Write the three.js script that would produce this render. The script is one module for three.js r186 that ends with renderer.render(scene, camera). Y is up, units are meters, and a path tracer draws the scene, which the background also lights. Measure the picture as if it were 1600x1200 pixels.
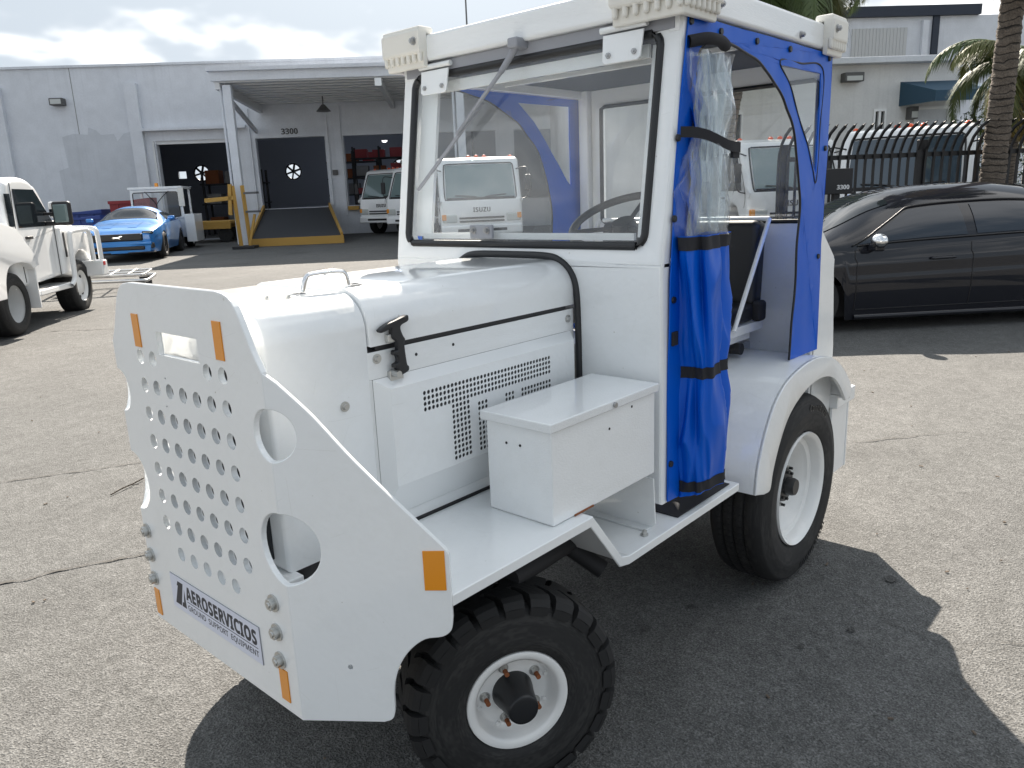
import * as THREE from 'three';
import { RoundedBoxGeometry } from 'three/addons/geometries/RoundedBoxGeometry.js';
import { mergeGeometries, toCreasedNormals } from 'three/addons/utils/BufferGeometryUtils.js';
import { ImprovedNoise } from 'three/addons/math/ImprovedNoise.js';
import { FontLoader } from 'three/addons/loaders/FontLoader.js';
import { TextGeometry } from 'three/addons/geometries/TextGeometry.js';

// ---------- camera, sky, sun, exposure ----------
const scene = new THREE.Scene();
const camera = new THREE.PerspectiveCamera(2 * Math.atan(600 / 1204) * 180 / Math.PI, 4 / 3, 0.05, 900);
{
  const yaw = 0.735, pitch = 0.2403, roll = -0.041;
  const f = new THREE.Vector3(Math.cos(pitch) * Math.cos(yaw), -Math.sin(pitch), -Math.cos(pitch) * Math.sin(yaw));
  const r = new THREE.Vector3().crossVectors(f, new THREE.Vector3(0, 1, 0)).normalize();
  const u = new THREE.Vector3().crossVectors(r, f);
  const c = Math.cos(roll), s = Math.sin(roll);
  const r2 = r.clone().multiplyScalar(c).addScaledVector(u, s), u2 = u.clone().multiplyScalar(c).addScaledVector(r, -s);
  camera.position.set(0, 1.5, 0);
  camera.quaternion.setFromRotationMatrix(new THREE.Matrix4().makeBasis(r2, u2, f.clone().negate()));
}
const renderer = new THREE.WebGLRenderer({ antialias: true });
renderer.toneMapping = THREE.LinearToneMapping;
renderer.toneMappingExposure = 2.75;
renderer.shadowMap.enabled = true;
renderer.shadowMap.type = THREE.PCFSoftShadowMap;

const SUN = new THREE.Vector3(0.88, 1, -0.83).normalize();
const sun = new THREE.DirectionalLight(0xfff4e6, 5.0);
sun.position.copy(SUN).multiplyScalar(60).add(new THREE.Vector3(8, 0, -8));
sun.target.position.set(8, 0, -8);
sun.castShadow = true;
sun.shadow.mapSize.set(4096, 4096);
Object.assign(sun.shadow.camera, { left: -40, right: 40, top: 40, bottom: -40, near: 1, far: 140 });
scene.add(sun, sun.target);

const noise = new ImprovedNoise();
const nz = (x, y, z) => noise.noise(x + 31.7, y + 17.3, z + 5.1);
const fbm = (x, y, z, o = 5) => { let a = 0.5, s = 0; for (let i = 0; i < o; i++) { s += a * nz(x, y, z); x *= 2.03; y *= 2.03; z *= 2.03; a *= 0.5; } return s; };
const sstep = (a, b, x) => { const k = Math.min(1, Math.max(0, (x - a) / (b - a))); return k * k * (3 - 2 * k); };
let seedV = 12345;
const rnd = () => { seedV = (seedV * 1664525 + 1013904223) >>> 0; return seedV / 4294967296; };
const rr = (a, b) => a + (b - a) * rnd();

{ // hazy sky with broken thin cloud, brighter towards the sun
  const W = 2048, H = 1024, d = new Float32Array(W * H * 4);
  for (let j = 0; j < H; j++) for (let i = 0; i < W; i++) {
    const th = ((j + 0.5) / H - 0.5) * Math.PI, ph = ((i + 0.5) / W - 0.5) * 2 * Math.PI;
    const y = Math.sin(th), x = Math.cos(th) * Math.cos(ph), z = Math.cos(th) * Math.sin(ph);
    const o = (j * W + i) * 4;
    let r, g, b;
    if (y < -0.02) { r = 0.3; g = 0.29; b = 0.27; }
    else {
      const h = Math.max(0, y), k = 1 / (h + 0.16);
      const n1 = fbm(x * k * 1.1 + 3, z * k * 1.1, 2.2, 6), n2 = fbm(x * k * 3.1, z * k * 3.1 + 9, 7.7, 5);
      const n3 = fbm(x * k * 7.5 + 4, z * k * 7.5, 1.3, 4); let c = sstep(-0.08, 0.34, n1 + 0.55 * n2 + 0.3 * n3);
      const sd = Math.max(0, x * SUN.x + y * SUN.y + z * SUN.z), glow = 0.2 * Math.pow(sd, 3) + 0.9 * Math.pow(sd, 24);
      const hz = Math.exp(-h * 5);
      r = 0.345 + 0.08 * hz; g = 0.405 + 0.07 * hz; b = 0.475 + 0.05 * hz;
      const cl = 1.0 + 0.5 * n2 + 0.25 * n3;
      r += (cl - r) * c; g += (cl * 1.005 - g) * c; b += (cl * 1.01 - b) * c;
      r += glow; g += glow * 0.98; b += glow * 0.94;
    }
    d[o] = 0.53 * r; d[o + 1] = 0.53 * g; d[o + 2] = 0.53 * b; d[o + 3] = 1;
  }
  const t = new THREE.DataTexture(d, W, H, THREE.RGBAFormat, THREE.FloatType);
  t.mapping = THREE.EquirectangularReflectionMapping; t.magFilter = THREE.LinearFilter; t.minFilter = THREE.LinearFilter; t.needsUpdate = true;
  scene.background = t; scene.environment = t;
}

// ---------- helpers ----------
const V = (x, y, z) => new THREE.Vector3(x, y, z);
const PHI = 0.80 - Math.PI / 2;                       // yard axes: s along the warehouse, D away from it
const TS = V(Math.sin(0.8), 0, Math.cos(0.8)), ND = V(Math.cos(0.8), 0, -Math.sin(0.8));
const gh = (D) => 0.0145 * Math.max(0, D - 7);        // the yard rises a little towards the warehouse
const yard = (s, D, y = gh(D)) => V(TS.x * s + ND.x * D, y, TS.z * s + ND.z * D);
const names = {};
function numbered(n) { const k = names[n] = (names[n] ?? -1) + 1; return k ? n + '_' + String(k).padStart(3, '0') : n; }
function flag(o) { o.traverse(m => { if (m.isMesh) { m.castShadow = true; m.receiveShadow = true; } }); return o; }
function thing(name, label, category, pos, turn = 0, group) {
  const o = new THREE.Group(); o.name = numbered(name); scene.add(o);
  o.position.copy(pos); o.rotation.y = turn; o.userData = { label, category };
  if (group) o.userData.group = group;
  return o;
}
function plain(g) { // position, normal, uv only, unindexed
  let q = g.index ? g.toNonIndexed() : g;
  if (!q.attributes.normal) q.computeVertexNormals();
  for (const k of Object.keys(q.attributes)) if (!['position', 'normal', 'uv'].includes(k)) q.deleteAttribute(k);
  if (!q.attributes.uv) q.setAttribute('uv', new THREE.BufferAttribute(new Float32Array(q.attributes.position.count * 2), 2));
  q.morphAttributes = {}; q.clearGroups();
  return q;
}
const join = (...a) => mergeGeometries(a.flat().map(plain));
function uvBox(g, k = 1) { // uv in metres by dominant axis
  g = plain(g); const p = g.attributes.position, uv = g.attributes.uv, a = V(0, 0, 0), b = V(0, 0, 0), c = V(0, 0, 0);
  for (let i = 0; i < p.count; i += 3) {
    a.fromBufferAttribute(p, i); b.fromBufferAttribute(p, i + 1); c.fromBufferAttribute(p, i + 2);
    const n = b.clone().sub(a).cross(c.clone().sub(a)), ax = Math.abs(n.x), ay = Math.abs(n.y), az = Math.abs(n.z);
    [a, b, c].forEach((q, j) => { if (ay >= ax && ay >= az) uv.setXY(i + j, q.x * k, q.z * k); else if (ax >= az) uv.setXY(i + j, q.z * k, q.y * k); else uv.setXY(i + j, q.x * k, q.y * k); });
  }
  return g;
}
// a part (or sub-part) mesh; `o` shifts geometry written in absolute coordinates to the parent's frame
function part(parent, name, g, m, o, label) {
  g = Array.isArray(g) ? join(g) : g;
  if (o) g.translate(-o.x, -o.y, -o.z);
  const q = new THREE.Mesh(g, m); q.name = name; q.castShadow = q.receiveShadow = true;
  if (label) q.userData.label = label;
  parent.add(q); return q;
}
function sub(parent, name, label) { const q = new THREE.Group(); q.name = name; if (label) q.userData.label = label; parent.add(q); return q; }
const bx = (x0, x1, y0, y1, z0, z1, r = 0.004, seg = 2) => {
  const w = Math.abs(x1 - x0), h = Math.abs(y1 - y0), d = Math.abs(z1 - z0); r = Math.min(r, w / 2.1, h / 2.1, d / 2.1);
  const g = r > 0 ? new RoundedBoxGeometry(w, h, d, seg, r) : new THREE.BoxGeometry(w, h, d);
  return g.translate((x0 + x1) / 2, (y0 + y1) / 2, (z0 + z1) / 2);
};
const cyl = (r0, r1, h, n = 20) => new THREE.CylinderGeometry(r0, r1, h, n);
const tube = (pts, r, n = 8, seg, closed = false, tension = 0.5) => new THREE.TubeGeometry(new THREE.CatmullRomCurve3(pts, closed, 'catmullrom', tension), seg || pts.length * 6, r, n, closed);
function bar(a, b, r, n = 8, r1 = r) { // straight round bar
  const d = b.clone().sub(a), L = d.length(), g = cyl(r1, r, L, n);
  g.applyQuaternion(new THREE.Quaternion().setFromUnitVectors(V(0, 1, 0), d.normalize()));
  return g.translate((a.x + b.x) / 2, (a.y + b.y) / 2, (a.z + b.z) / 2);
}
function beam(a, b, w, h) { // straight square bar, h measured upward
  const d = b.clone().sub(a), L = d.length(), z = d.normalize(), x = V(0, 1, 0).cross(z); if (x.lengthSq() < 1e-6) x.set(1, 0, 0); x.normalize();
  const y = z.clone().cross(x), g = new THREE.BoxGeometry(w, h, L);
  g.applyMatrix4(new THREE.Matrix4().makeBasis(x, y, z));
  return g.translate((a.x + b.x) / 2, (a.y + b.y) / 2, (a.z + b.z) / 2);
}
const shape = (pts) => { const s = new THREE.Shape(); pts.forEach((p, i) => i ? s.lineTo(p[0], p[1]) : s.moveTo(p[0], p[1])); s.closePath(); return s; };
const hole = (x, y, r) => { const p = new THREE.Path(); p.absarc(x, y, r, 0, Math.PI * 2, true); return p; };
const rectHole = (x0, x1, y0, y1, r = 0) => {
  const p = new THREE.Path();
  if (!r) { p.moveTo(x0, y0); p.lineTo(x0, y1); p.lineTo(x1, y1); p.lineTo(x1, y0); p.closePath(); return p; }
  p.moveTo(x0 + r, y0); p.quadraticCurveTo(x0, y0, x0, y0 + r); p.lineTo(x0, y1 - r); p.quadraticCurveTo(x0, y1, x0 + r, y1); p.lineTo(x1 - r, y1); p.quadraticCurveTo(x1, y1, x1, y1 - r); p.lineTo(x1, y0 + r); p.quadraticCurveTo(x1, y0, x1 - r, y0); p.closePath(); return p;
};
const ext = (s, depth, bevel = 0, cs = 12, bs = 2) => new THREE.ExtrudeGeometry(s, { depth: depth - 2 * bevel, bevelEnabled: bevel > 0, bevelSize: bevel, bevelThickness: bevel, bevelOffset: -bevel, bevelSegments: bs, curveSegments: cs }).translate(0, 0, bevel);
const basis = (g, x, y, z, o) => { g.applyMatrix4(new THREE.Matrix4().makeBasis(x, y, z).setPosition(o)); return g; };
const smooth = (pts, n = 60, closed = false) => new THREE.CatmullRomCurve3(pts.map(p => V(p[0], p[1], 0)), closed, 'catmullrom', 0.5).getPoints(n).map(p => [p.x, p.y]);
// surface from f(u,v) over a grid
function sheet(f, nu, nv) {
  const P = [], U = [], I = [];
  for (let j = 0; j <= nv; j++) for (let i = 0; i <= nu; i++) { const p = f(i / nu, j / nv); P.push(p.x, p.y, p.z); U.push(i / nu, j / nv); }
  for (let j = 0; j < nv; j++) for (let i = 0; i < nu; i++) { const a = j * (nu + 1) + i, b = a + 1, c = a + nu + 1, d = c + 1; I.push(a, b, d, a, d, c); }
  const g = new THREE.BufferGeometry(); g.setAttribute('position', new THREE.Float32BufferAttribute(P, 3)); g.setAttribute('uv', new THREE.Float32BufferAttribute(U, 2)); g.setIndex(I); g.computeVertexNormals(); return g;
}

// ---------- textures ----------
function tex(n, f, srgb = true) {
  const d = new Uint8Array(n * n * 4);
  for (let j = 0; j < n; j++) for (let i = 0; i < n; i++) { const c = f(i, j), o = (j * n + i) * 4; for (let k = 0; k < 3; k++) d[o + k] = Math.max(0, Math.min(255, c[k])); d[o + 3] = 255; }
  const t = new THREE.DataTexture(d, n, n); t.wrapS = t.wrapT = THREE.RepeatWrapping; t.magFilter = THREE.LinearFilter; t.minFilter = THREE.LinearMipmapLinearFilter; t.generateMipmaps = true;
  if (srgb) t.colorSpace = THREE.SRGBColorSpace; t.needsUpdate = true; return t;
}
function tileNoise(n, cells, seed) { // tileable value noise
  const g = []; let s = seed; for (let i = 0; i < cells * cells; i++) { s = (s * 1664525 + 1013904223) >>> 0; g.push(s / 4294967296); }
  return (i, j) => { const x = i / n * cells, y = j / n * cells, xi = Math.floor(x), yi = Math.floor(y), fx = sstep(0, 1, x - xi), fy = sstep(0, 1, y - yi), q = (a, b) => g[((b % cells) + cells) % cells * cells + ((a % cells) + cells) % cells]; return (q(xi, yi) * (1 - fx) + q(xi + 1, yi) * fx) * (1 - fy) + (q(xi, yi + 1) * (1 - fx) + q(xi + 1, yi + 1) * fx) * fy; };
}
const TN = 1024, a1 = tileNoise(TN, 256, 7), a2 = tileNoise(TN, 420, 99), a3 = tileNoise(TN, 40, 5), a4 = tileNoise(TN, 11, 3);
const aggVal = (i, j) => { const s = a1(i, j), f = a2(i, j), m = a3(i, j), l = a4(i, j); return { s, f, m, l }; };
const asphaltMap = tex(TN, (i, j) => { const { s, f, m, l } = aggVal(i, j); let v = 190 + (f - 0.5) * 78 + (s - 0.5) * 66 + (m - 0.5) * 26 + (l - 0.5) * 18; if (s > 0.88) v += 26; if (f < 0.1) v -= 34; return [v, v, v - 3]; });
const asphaltBump = tex(TN, (i, j) => { const { s, f, m } = aggVal(i, j); const v = 255 * (0.45 * s + 0.35 * f + 0.2 * m); return [v, v, v]; }, false);
const w1 = tileNoise(512, 96, 21), w2 = tileNoise(512, 14, 22), w3 = tileNoise(512, 5, 23);
const w4 = tileNoise(512, 48, 24);
const wallMap = tex(512, (i, j) => { const sk = 5 * sstep(0.6, 0.95, w4(i, 0) * 0.7 + w4(i, j * 0.06) * 0.3); const v = 236 - sk + (w1(i, j) - 0.5) * 6 + (w2(i, j) - 0.5) * 7 + (w3(i, j) - 0.5) * 8; return [v, v, v]; });
const wallBump = tex(512, (i, j) => { const v = 255 * (0.7 * w1(i, j) + 0.3 * w2(i, j)); return [v, v, v]; }, false);
const rep = (t, x, y) => { const c = t.clone(); c.repeat.set(x, y); c.needsUpdate = true; return c; };

// paint wear: faint mottling, fine scratches, tiny chips; rubber dust
const q1 = tileNoise(1024, 9, 61), q2 = tileNoise(1024, 60, 62), q3 = tileNoise(1024, 300, 63), scr = new Float32Array(1024 * 1024);
{ let sv = 77; const rn = () => { sv = (sv * 1664525 + 1013904223) >>> 0; return sv / 4294967296; };
  for (let k = 0; k < 70; k++) { let x = rn() * 1024, y = rn() * 1024, a = rn() * 6.28, L = 20 + rn() * 110, st = 6 + 14 * rn(); for (let i = 0; i < L; i++) { x += Math.cos(a); y += Math.sin(a); a += (rn() - 0.5) * 0.05; scr[(Math.floor(y) & 1023) * 1024 + (Math.floor(x) & 1023)] = st; } }
  for (let k = 0; k < 26; k++) { const x = Math.floor(rn() * 1024), y = Math.floor(rn() * 1024), r = 1 + Math.floor(rn() * 2.2), st = 30 + 70 * rn(); for (let j = -r; j <= r; j++) for (let i = -r; i <= r; i++) if (i * i + j * j <= r * r) scr[((y + j) & 1023) * 1024 + ((x + i) & 1023)] = st; } }
const grime = tex(1024, (i, j) => { const d = 2.2 * sstep(0.4, 0.9, q1(i, j) * 0.6 + q2(i, j) * 0.4) + 2 * q3(i, j) * q1(i, j) + 0.5 * scr[j * 1024 + i]; return [252 - d, 252 - d * 1.05, 252 - d * 1.2]; });
const dustMap = tex(512, (i, j) => { const d = 60 * sstep(0.4, 0.8, 0.6 * w2(i, j) + 0.4 * w1(i, j)) + 30 * (w1(i, j) - 0.5); return [170 + d, 168 + d * 0.95, 166 + d * 0.85]; });

const barkMap = tex(256, (i, j) => { const y = (j + 10 * (w2(i * 2, j * 2) - 0.5)) / 256 * 9, k = y - Math.floor(y), e = sstep(0.75, 0.97, k) * 110, v = 190 - e + 60 * (w1(i * 2, j * 2) - 0.5) + 40 * (w2(i * 2, j * 2) - 0.5); return [v, v * 0.97, v * 0.94]; }); barkMap.repeat.set(1, 7);

// ---------- materials ----------
const std = (r, g, b, rough = 0.6, metal = 0, o = {}) => new THREE.MeshStandardMaterial({ color: new THREE.Color().setRGB(r, g, b), roughness: rough, metalness: metal, side: THREE.DoubleSide, ...o });
const phy = (r, g, b, o = {}) => new THREE.MeshPhysicalMaterial({ color: new THREE.Color().setRGB(r, g, b), side: THREE.DoubleSide, ...o });
const M = {
  white: phy(0.86, 0.88, 0.885, { map: grime, roughness: 0.42, clearcoat: 1, clearcoatRoughness: 0.09, bumpMap: rep(wallBump, 1, 1), bumpScale: 0.0005 }),
  rim: phy(0.86, 0.86, 0.84, { map: grime,  roughness: 0.35, clearcoat: 0.5, clearcoatRoughness: 0.2 }),
  mould: std(0.80, 0.78, 0.72, 0.65, 0, { map: grime }), greyPaint: std(0.30, 0.31, 0.34, 0.5),
  liner: std(0.055, 0.065, 0.085, 0.85), interior: std(0.50, 0.51, 0.51, 0.6),
  rubber: std(0.034, 0.035, 0.037, 0.75, 0, { map: dustMap }), rubberGloss: std(0.014, 0.015, 0.017, 0.4), tread: std(0.03, 0.028, 0.028, 0.9),
  black: std(0.012, 0.012, 0.014, 0.45), vinylBlack: std(0.016, 0.017, 0.02, 0.55), web: std(0.02, 0.02, 0.024, 0.9),
  engine: std(0.10, 0.10, 0.105, 0.8), frame: std(0.02, 0.02, 0.022, 0.7), dark: std(0.03, 0.032, 0.036, 0.9),
  blue: phy(0.0, 0.098, 0.56, { roughness: 0.34, specularIntensity: 0.5 }),
  zinc: std(0.55, 0.55, 0.53, 0.38, 0.85), steel: std(0.42, 0.42, 0.42, 0.4, 0.9), rust: std(0.23, 0.075, 0.025, 0.85), chrome: std(0.8, 0.8, 0.8, 0.08, 1),
  amber: phy(0.78, 0.28, 0.005, { roughness: 0.35, clearcoat: 0.6, clearcoatRoughness: 0.1 }),
  marker: phy(0.75, 0.10, 0.02, { roughness: 0.3, clearcoat: 0.5 }), red: phy(0.5, 0.02, 0.02, { roughness: 0.3, clearcoat: 0.5 }),
  glass: phy(0.97, 0.985, 0.985, { roughness: 0.015, transmission: 0.93, thickness: 0, ior: 1.5 }),
  tint: phy(0.30, 0.36, 0.38, { roughness: 0.02, transmission: 1, thickness: 0, ior: 1.5 }),
  tintDark: phy(0.09, 0.1, 0.11, { roughness: 0.02, transmission: 1, thickness: 0, ior: 1.5 }),
  vinyl: phy(0.93, 0.95, 0.96, { roughness: 0.05, transmission: 0.95, thickness: 0, ior: 1.45 }),
  carWhite: phy(0.8, 0.81, 0.81, { roughness: 0.4, clearcoat: 1, clearcoatRoughness: 0.04 }),
  carBlue: phy(0.015, 0.19, 0.55, { roughness: 0.35, metalness: 0.25, clearcoat: 1, clearcoatRoughness: 0.03 }),
  carBlack: phy(0.014, 0.015, 0.020, { roughness: 0.04 }),
  wall: std(0.78, 0.81, 0.86, 0.85, 0, { map: wallMap, bumpMap: wallBump, bumpScale: 0.002 }),
  wall2: std(0.84, 0.84, 0.83, 0.88, 0, { map: wallMap, bumpMap: wallBump, bumpScale: 0.002 }),
  patch: std(0.66, 0.69, 0.735, 0.85, 0, { map: wallMap }),
  soffit: std(0.66, 0.67, 0.68, 0.7), concrete: std(0.30, 0.30, 0.29, 0.9, 0, { map: wallMap, bumpMap: wallBump, bumpScale: 0.002 }),
  inside: std(0.42, 0.45, 0.50, 0.9), yellow: std(0.46, 0.27, 0.06, 0.7), rampDeck: std(0.035, 0.038, 0.044, 0.8),
  navy: std(0.018, 0.026, 0.045, 0.6), awning: std(0.03, 0.075, 0.12, 0.8), blueBin: std(0.02, 0.05, 0.22, 0.5), redBin: std(0.28, 0.03, 0.035, 0.6),
  fence: std(0.012, 0.012, 0.013, 0.5), lampGrey: std(0.09, 0.09, 0.09, 0.5), lensGlass: std(0.5, 0.52, 0.5, 0.2),
  bark: std(0.24, 0.21, 0.18, 0.95, 0, { map: barkMap, bumpMap: barkMap, bumpScale: 0.02 }),
  leafA: std(0.07, 0.105, 0.03, 0.55), leafB: std(0.13, 0.14, 0.045, 0.6), leafC: std(0.30, 0.22, 0.06, 0.7), leafD: std(0.03, 0.055, 0.02, 0.6),
  bluePost: std(0.02, 0.11, 0.35, 0.5), glow: std(1, 1, 1, 0.5, 0, { emissive: 0xffffff, emissiveIntensity: 0.7 }),
};
M.darkGlass = phy(0.012, 0.016, 0.02, { roughness: 0.03 });
M.paleGlass = phy(0.16, 0.22, 0.22, { roughness: 0.04, clearcoat: 1, clearcoatRoughness: 0.01 });
M.carGlass = phy(0.018, 0.026, 0.038, { roughness: 0.02 });
M.midGlass = phy(0.045, 0.065, 0.085, { roughness: 0.03, clearcoat: 1, clearcoatRoughness: 0.01 });
M.silver = std(0.6, 0.6, 0.6, 0.3, 0.9);

// ---------- ground ----------
{
  const xs = [], mk = (a, b, st) => { for (let v = a; v < b - 1e-6; v += st) xs.push(v); };
  mk(-300, -40, 20); mk(-40, -14, 2); mk(-14, 12, 0.3); mk(12, 50, 1); mk(50, 400, 25); xs.push(400);
  const zs = []; { const t = xs.length; xs.length = t; }
  const Ds = []; const md = (a, b, st) => { for (let v = a; v < b - 1e-6; v += st) Ds.push(v); };
  md(-200, -20, 20); md(-20, -2, 2); md(-2, 24, 0.3); md(24, 60, 1.5); md(60, 500, 40); Ds.push(500);
  const P = [], U = [], C = [], I = [];
  for (const D of Ds) for (const s of xs) {
    const p = yard(s, D, gh(Math.min(D, 45)) + 0.004 * nz(s * 0.4, D * 0.4, 1)); P.push(p.x, p.y - 0.002, p.z); U.push(s / 1.15, D / 1.15);
    // worn patches, oil stains, paler dusty areas
    const a = fbm(s * 0.22, D * 0.22, 4, 4), b = fbm(s * 1.1, D * 1.1, 9, 4), st = sstep(0.22, 0.45, fbm(s * 0.75 + 7, D * 0.75, 14, 3));
    let v = 0.196 + 0.062 * a + 0.05 * b - 0.045 * st; const w = 1 + 0.03 * a;
    C.push(v * w, v, v * (1.0 - 0.02 * a));
  }
  const n = xs.length;
  for (let j = 0; j < Ds.length - 1; j++) for (let i = 0; i < n - 1; i++) { const a = j * n + i, b = a + 1, c = a + n, d = c + 1; I.push(a, b, d, a, d, c); }
  const g = new THREE.BufferGeometry(); g.setAttribute('position', new THREE.Float32BufferAttribute(P, 3)); g.setAttribute('uv', new THREE.Float32BufferAttribute(U, 2)); g.setAttribute('color', new THREE.Float32BufferAttribute(C, 3)); g.setIndex(I); g.computeVertexNormals();
  const m = new THREE.MeshStandardMaterial({ map: asphaltMap, bumpMap: asphaltBump, bumpScale: 0.006, roughness: 0.93, vertexColors: true, side: THREE.DoubleSide });
  const o = new THREE.Mesh(g, m); o.name = 'asphalt_yard'; o.receiveShadow = true; o.castShadow = true;
  o.userData = { kind: 'structure', label: 'worn pale grey asphalt yard with cracks and stains', category: 'ground' }; scene.add(o);
  const stainM = new THREE.MeshStandardMaterial({ map: asphaltMap, bumpMap: asphaltBump, bumpScale: 0.006, roughness: 0.85, color: new THREE.Color().setRGB(0.13, 0.128, 0.125), side: THREE.DoubleSide });
  for (const [x, z, r] of [[2.96, -0.75, 0.028], [2.31, -1.25, 0.022], [2.08, -1.3, 0.02], [2.51, -0.745, 0.018], [2.31, -0.84, 0.014]]) {
    const pp = []; for (let i = 0; i < 40; i++) { const a = i / 40 * Math.PI * 2, q = r * (0.75 + 0.9 * fbm(Math.cos(a) * 1.5 + x * 7, Math.sin(a) * 1.5 + z * 5, 2, 4)); pp.push([Math.cos(a) * q * 1.3, Math.sin(a) * q]); }
    const q = new THREE.ShapeGeometry(shape(pp)); for (let i = 0; i < q.attributes.uv.count; i++) q.attributes.uv.setXY(i, q.attributes.position.getX(i) / 1.7 + x, q.attributes.position.getY(i) / 1.7 + z);
    const me = new THREE.Mesh(q.rotateX(-Math.PI / 2).translate(x, gh(x * ND.x + z * ND.z) + 0.0045, z), stainM); me.name = 'oil_stain'; me.receiveShadow = true; o.add(me); }
  // cracks and seams: thin ragged tar-dark strips
  const crackM = std(0.07, 0.066, 0.06, 0.95);
  const crack = (pts, w, jag, name = 'crack') => {
    const cv = new THREE.CatmullRomCurve3(pts.map(p => V(p[0], 0, p[1])), false, 'catmullrom', 0.4), N = Math.max(30, Math.round(cv.getLength() / 0.03)), Pp = [], Ii = [];
    for (let i = 0; i <= N; i++) { const t = i / N, p = cv.getPoint(t), d = cv.getTangent(t), x = V(d.z, 0, -d.x), k = jag * fbm(p.x * 6, p.z * 6, 3, 5) + jag * 0.25 * nz(p.x * 47, p.z * 47, 6), ww = 0.62 * w * (0.25 + 0.9 * Math.abs(nz(p.x * 9, p.z * 9, 8)) * 2) * Math.min(1, 8 * t, 8 * (1 - t));
      const D = p.x * ND.x + p.z * ND.z, y = gh(D) + 0.004;
      Pp.push(p.x + x.x * (k - ww), y, p.z + x.z * (k - ww), p.x + x.x * (k + ww), y, p.z + x.z * (k + ww)); }
    for (let i = 0; i < N; i++) Ii.push(2 * i, 2 * i + 1, 2 * i + 3, 2 * i, 2 * i + 3, 2 * i + 2);
    const q = new THREE.BufferGeometry(); q.setAttribute('position', new THREE.Float32BufferAttribute(Pp, 3)); q.setIndex(Ii); q.computeVertexNormals();
    const me = new THREE.Mesh(q, crackM); me.name = name; me.receiveShadow = true; o.add(me);
  };
  crack([[0.4, -3.72], [0.73, -3.6], [0.86, -3.55], [1.02, -3.49], [1.23, -3.39], [1.6, -3.2]], 0.012, 0.05);
  crack([[0.6, -5.2], [1.13, -5.04], [1.37, -4.94], [1.6, -4.8], [1.79, -4.74], [2.3, -4.4]], 0.01, 0.05);
  crack([[2.4, -11.8], [3.21, -11.02], [3.92, -10.22], [4.6, -9.6]], 0.018, 0.06);
  crack([[2.9, -0.95], [2.66, -0.69], [2.64, -0.58], [2.6, -0.42], [2.69, -0.39], [2.77, -0.28], [2.9, -0.1]], 0.0022, 0.04);
  crack([[2.6, -0.42], [2.48, -0.42], [2.39, -0.35], [2.35, -0.32], [2.39, -0.2]], 0.002, 0.04);
  crack([[4.5, -1.45], [4.83, -1.19], [5.2, -0.9]], 0.008, 0.05); crack([[3.9, -1.7], [4.3, -2.0], [4.9, -2.05], [5.6, -2.4]], 0.006, 0.08);

}
// ---------- the baggage tractor (x towards its rear, z towards its left side) ----------
const font = await new FontLoader().loadAsync('fonts/droid/droid_sans_bold.typeface.json');
const ZC = -1.65, TB = V(2.0, 0, ZC), XA = V(1, 0, 0), YA = V(0, 1, 0), ZA = V(0, 0, 1);
const tug = thing('baggage_tractor', 'white airport baggage tractor with blue vinyl cab curtain and perforated front plate', 'tractor', TB);
const tp = (name, g, m, parent = tug, label) => part(parent, name, g, m, TB, label);
const hexBolt = (p, nrm, r = 0.014) => { // washer, hex head, threaded tip, axis along nrm
  const g = join(cyl(r * 1.45, r * 1.45, 0.004, 18).translate(0, 0.002, 0), cyl(r * 0.98, r, 0.010, 6).translate(0, 0.009, 0), cyl(r * 0.45, r * 0.55, 0.004, 12).translate(0, 0.0145, 0));
  g.applyQuaternion(new THREE.Quaternion().setFromUnitVectors(YA, nrm)); return g.translate(p.x, p.y, p.z);
};
const rivet = (p, nrm, r = 0.009) => { const g = join(cyl(r * 1.3, r * 1.3, 0.003, 16).translate(0, 0.0015, 0), cyl(r * 0.7, r * 0.85, 0.006, 12).translate(0, 0.005, 0)); g.applyQuaternion(new THREE.Quaternion().setFromUnitVectors(YA, nrm)); return g.translate(p.x, p.y, p.z); };

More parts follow.
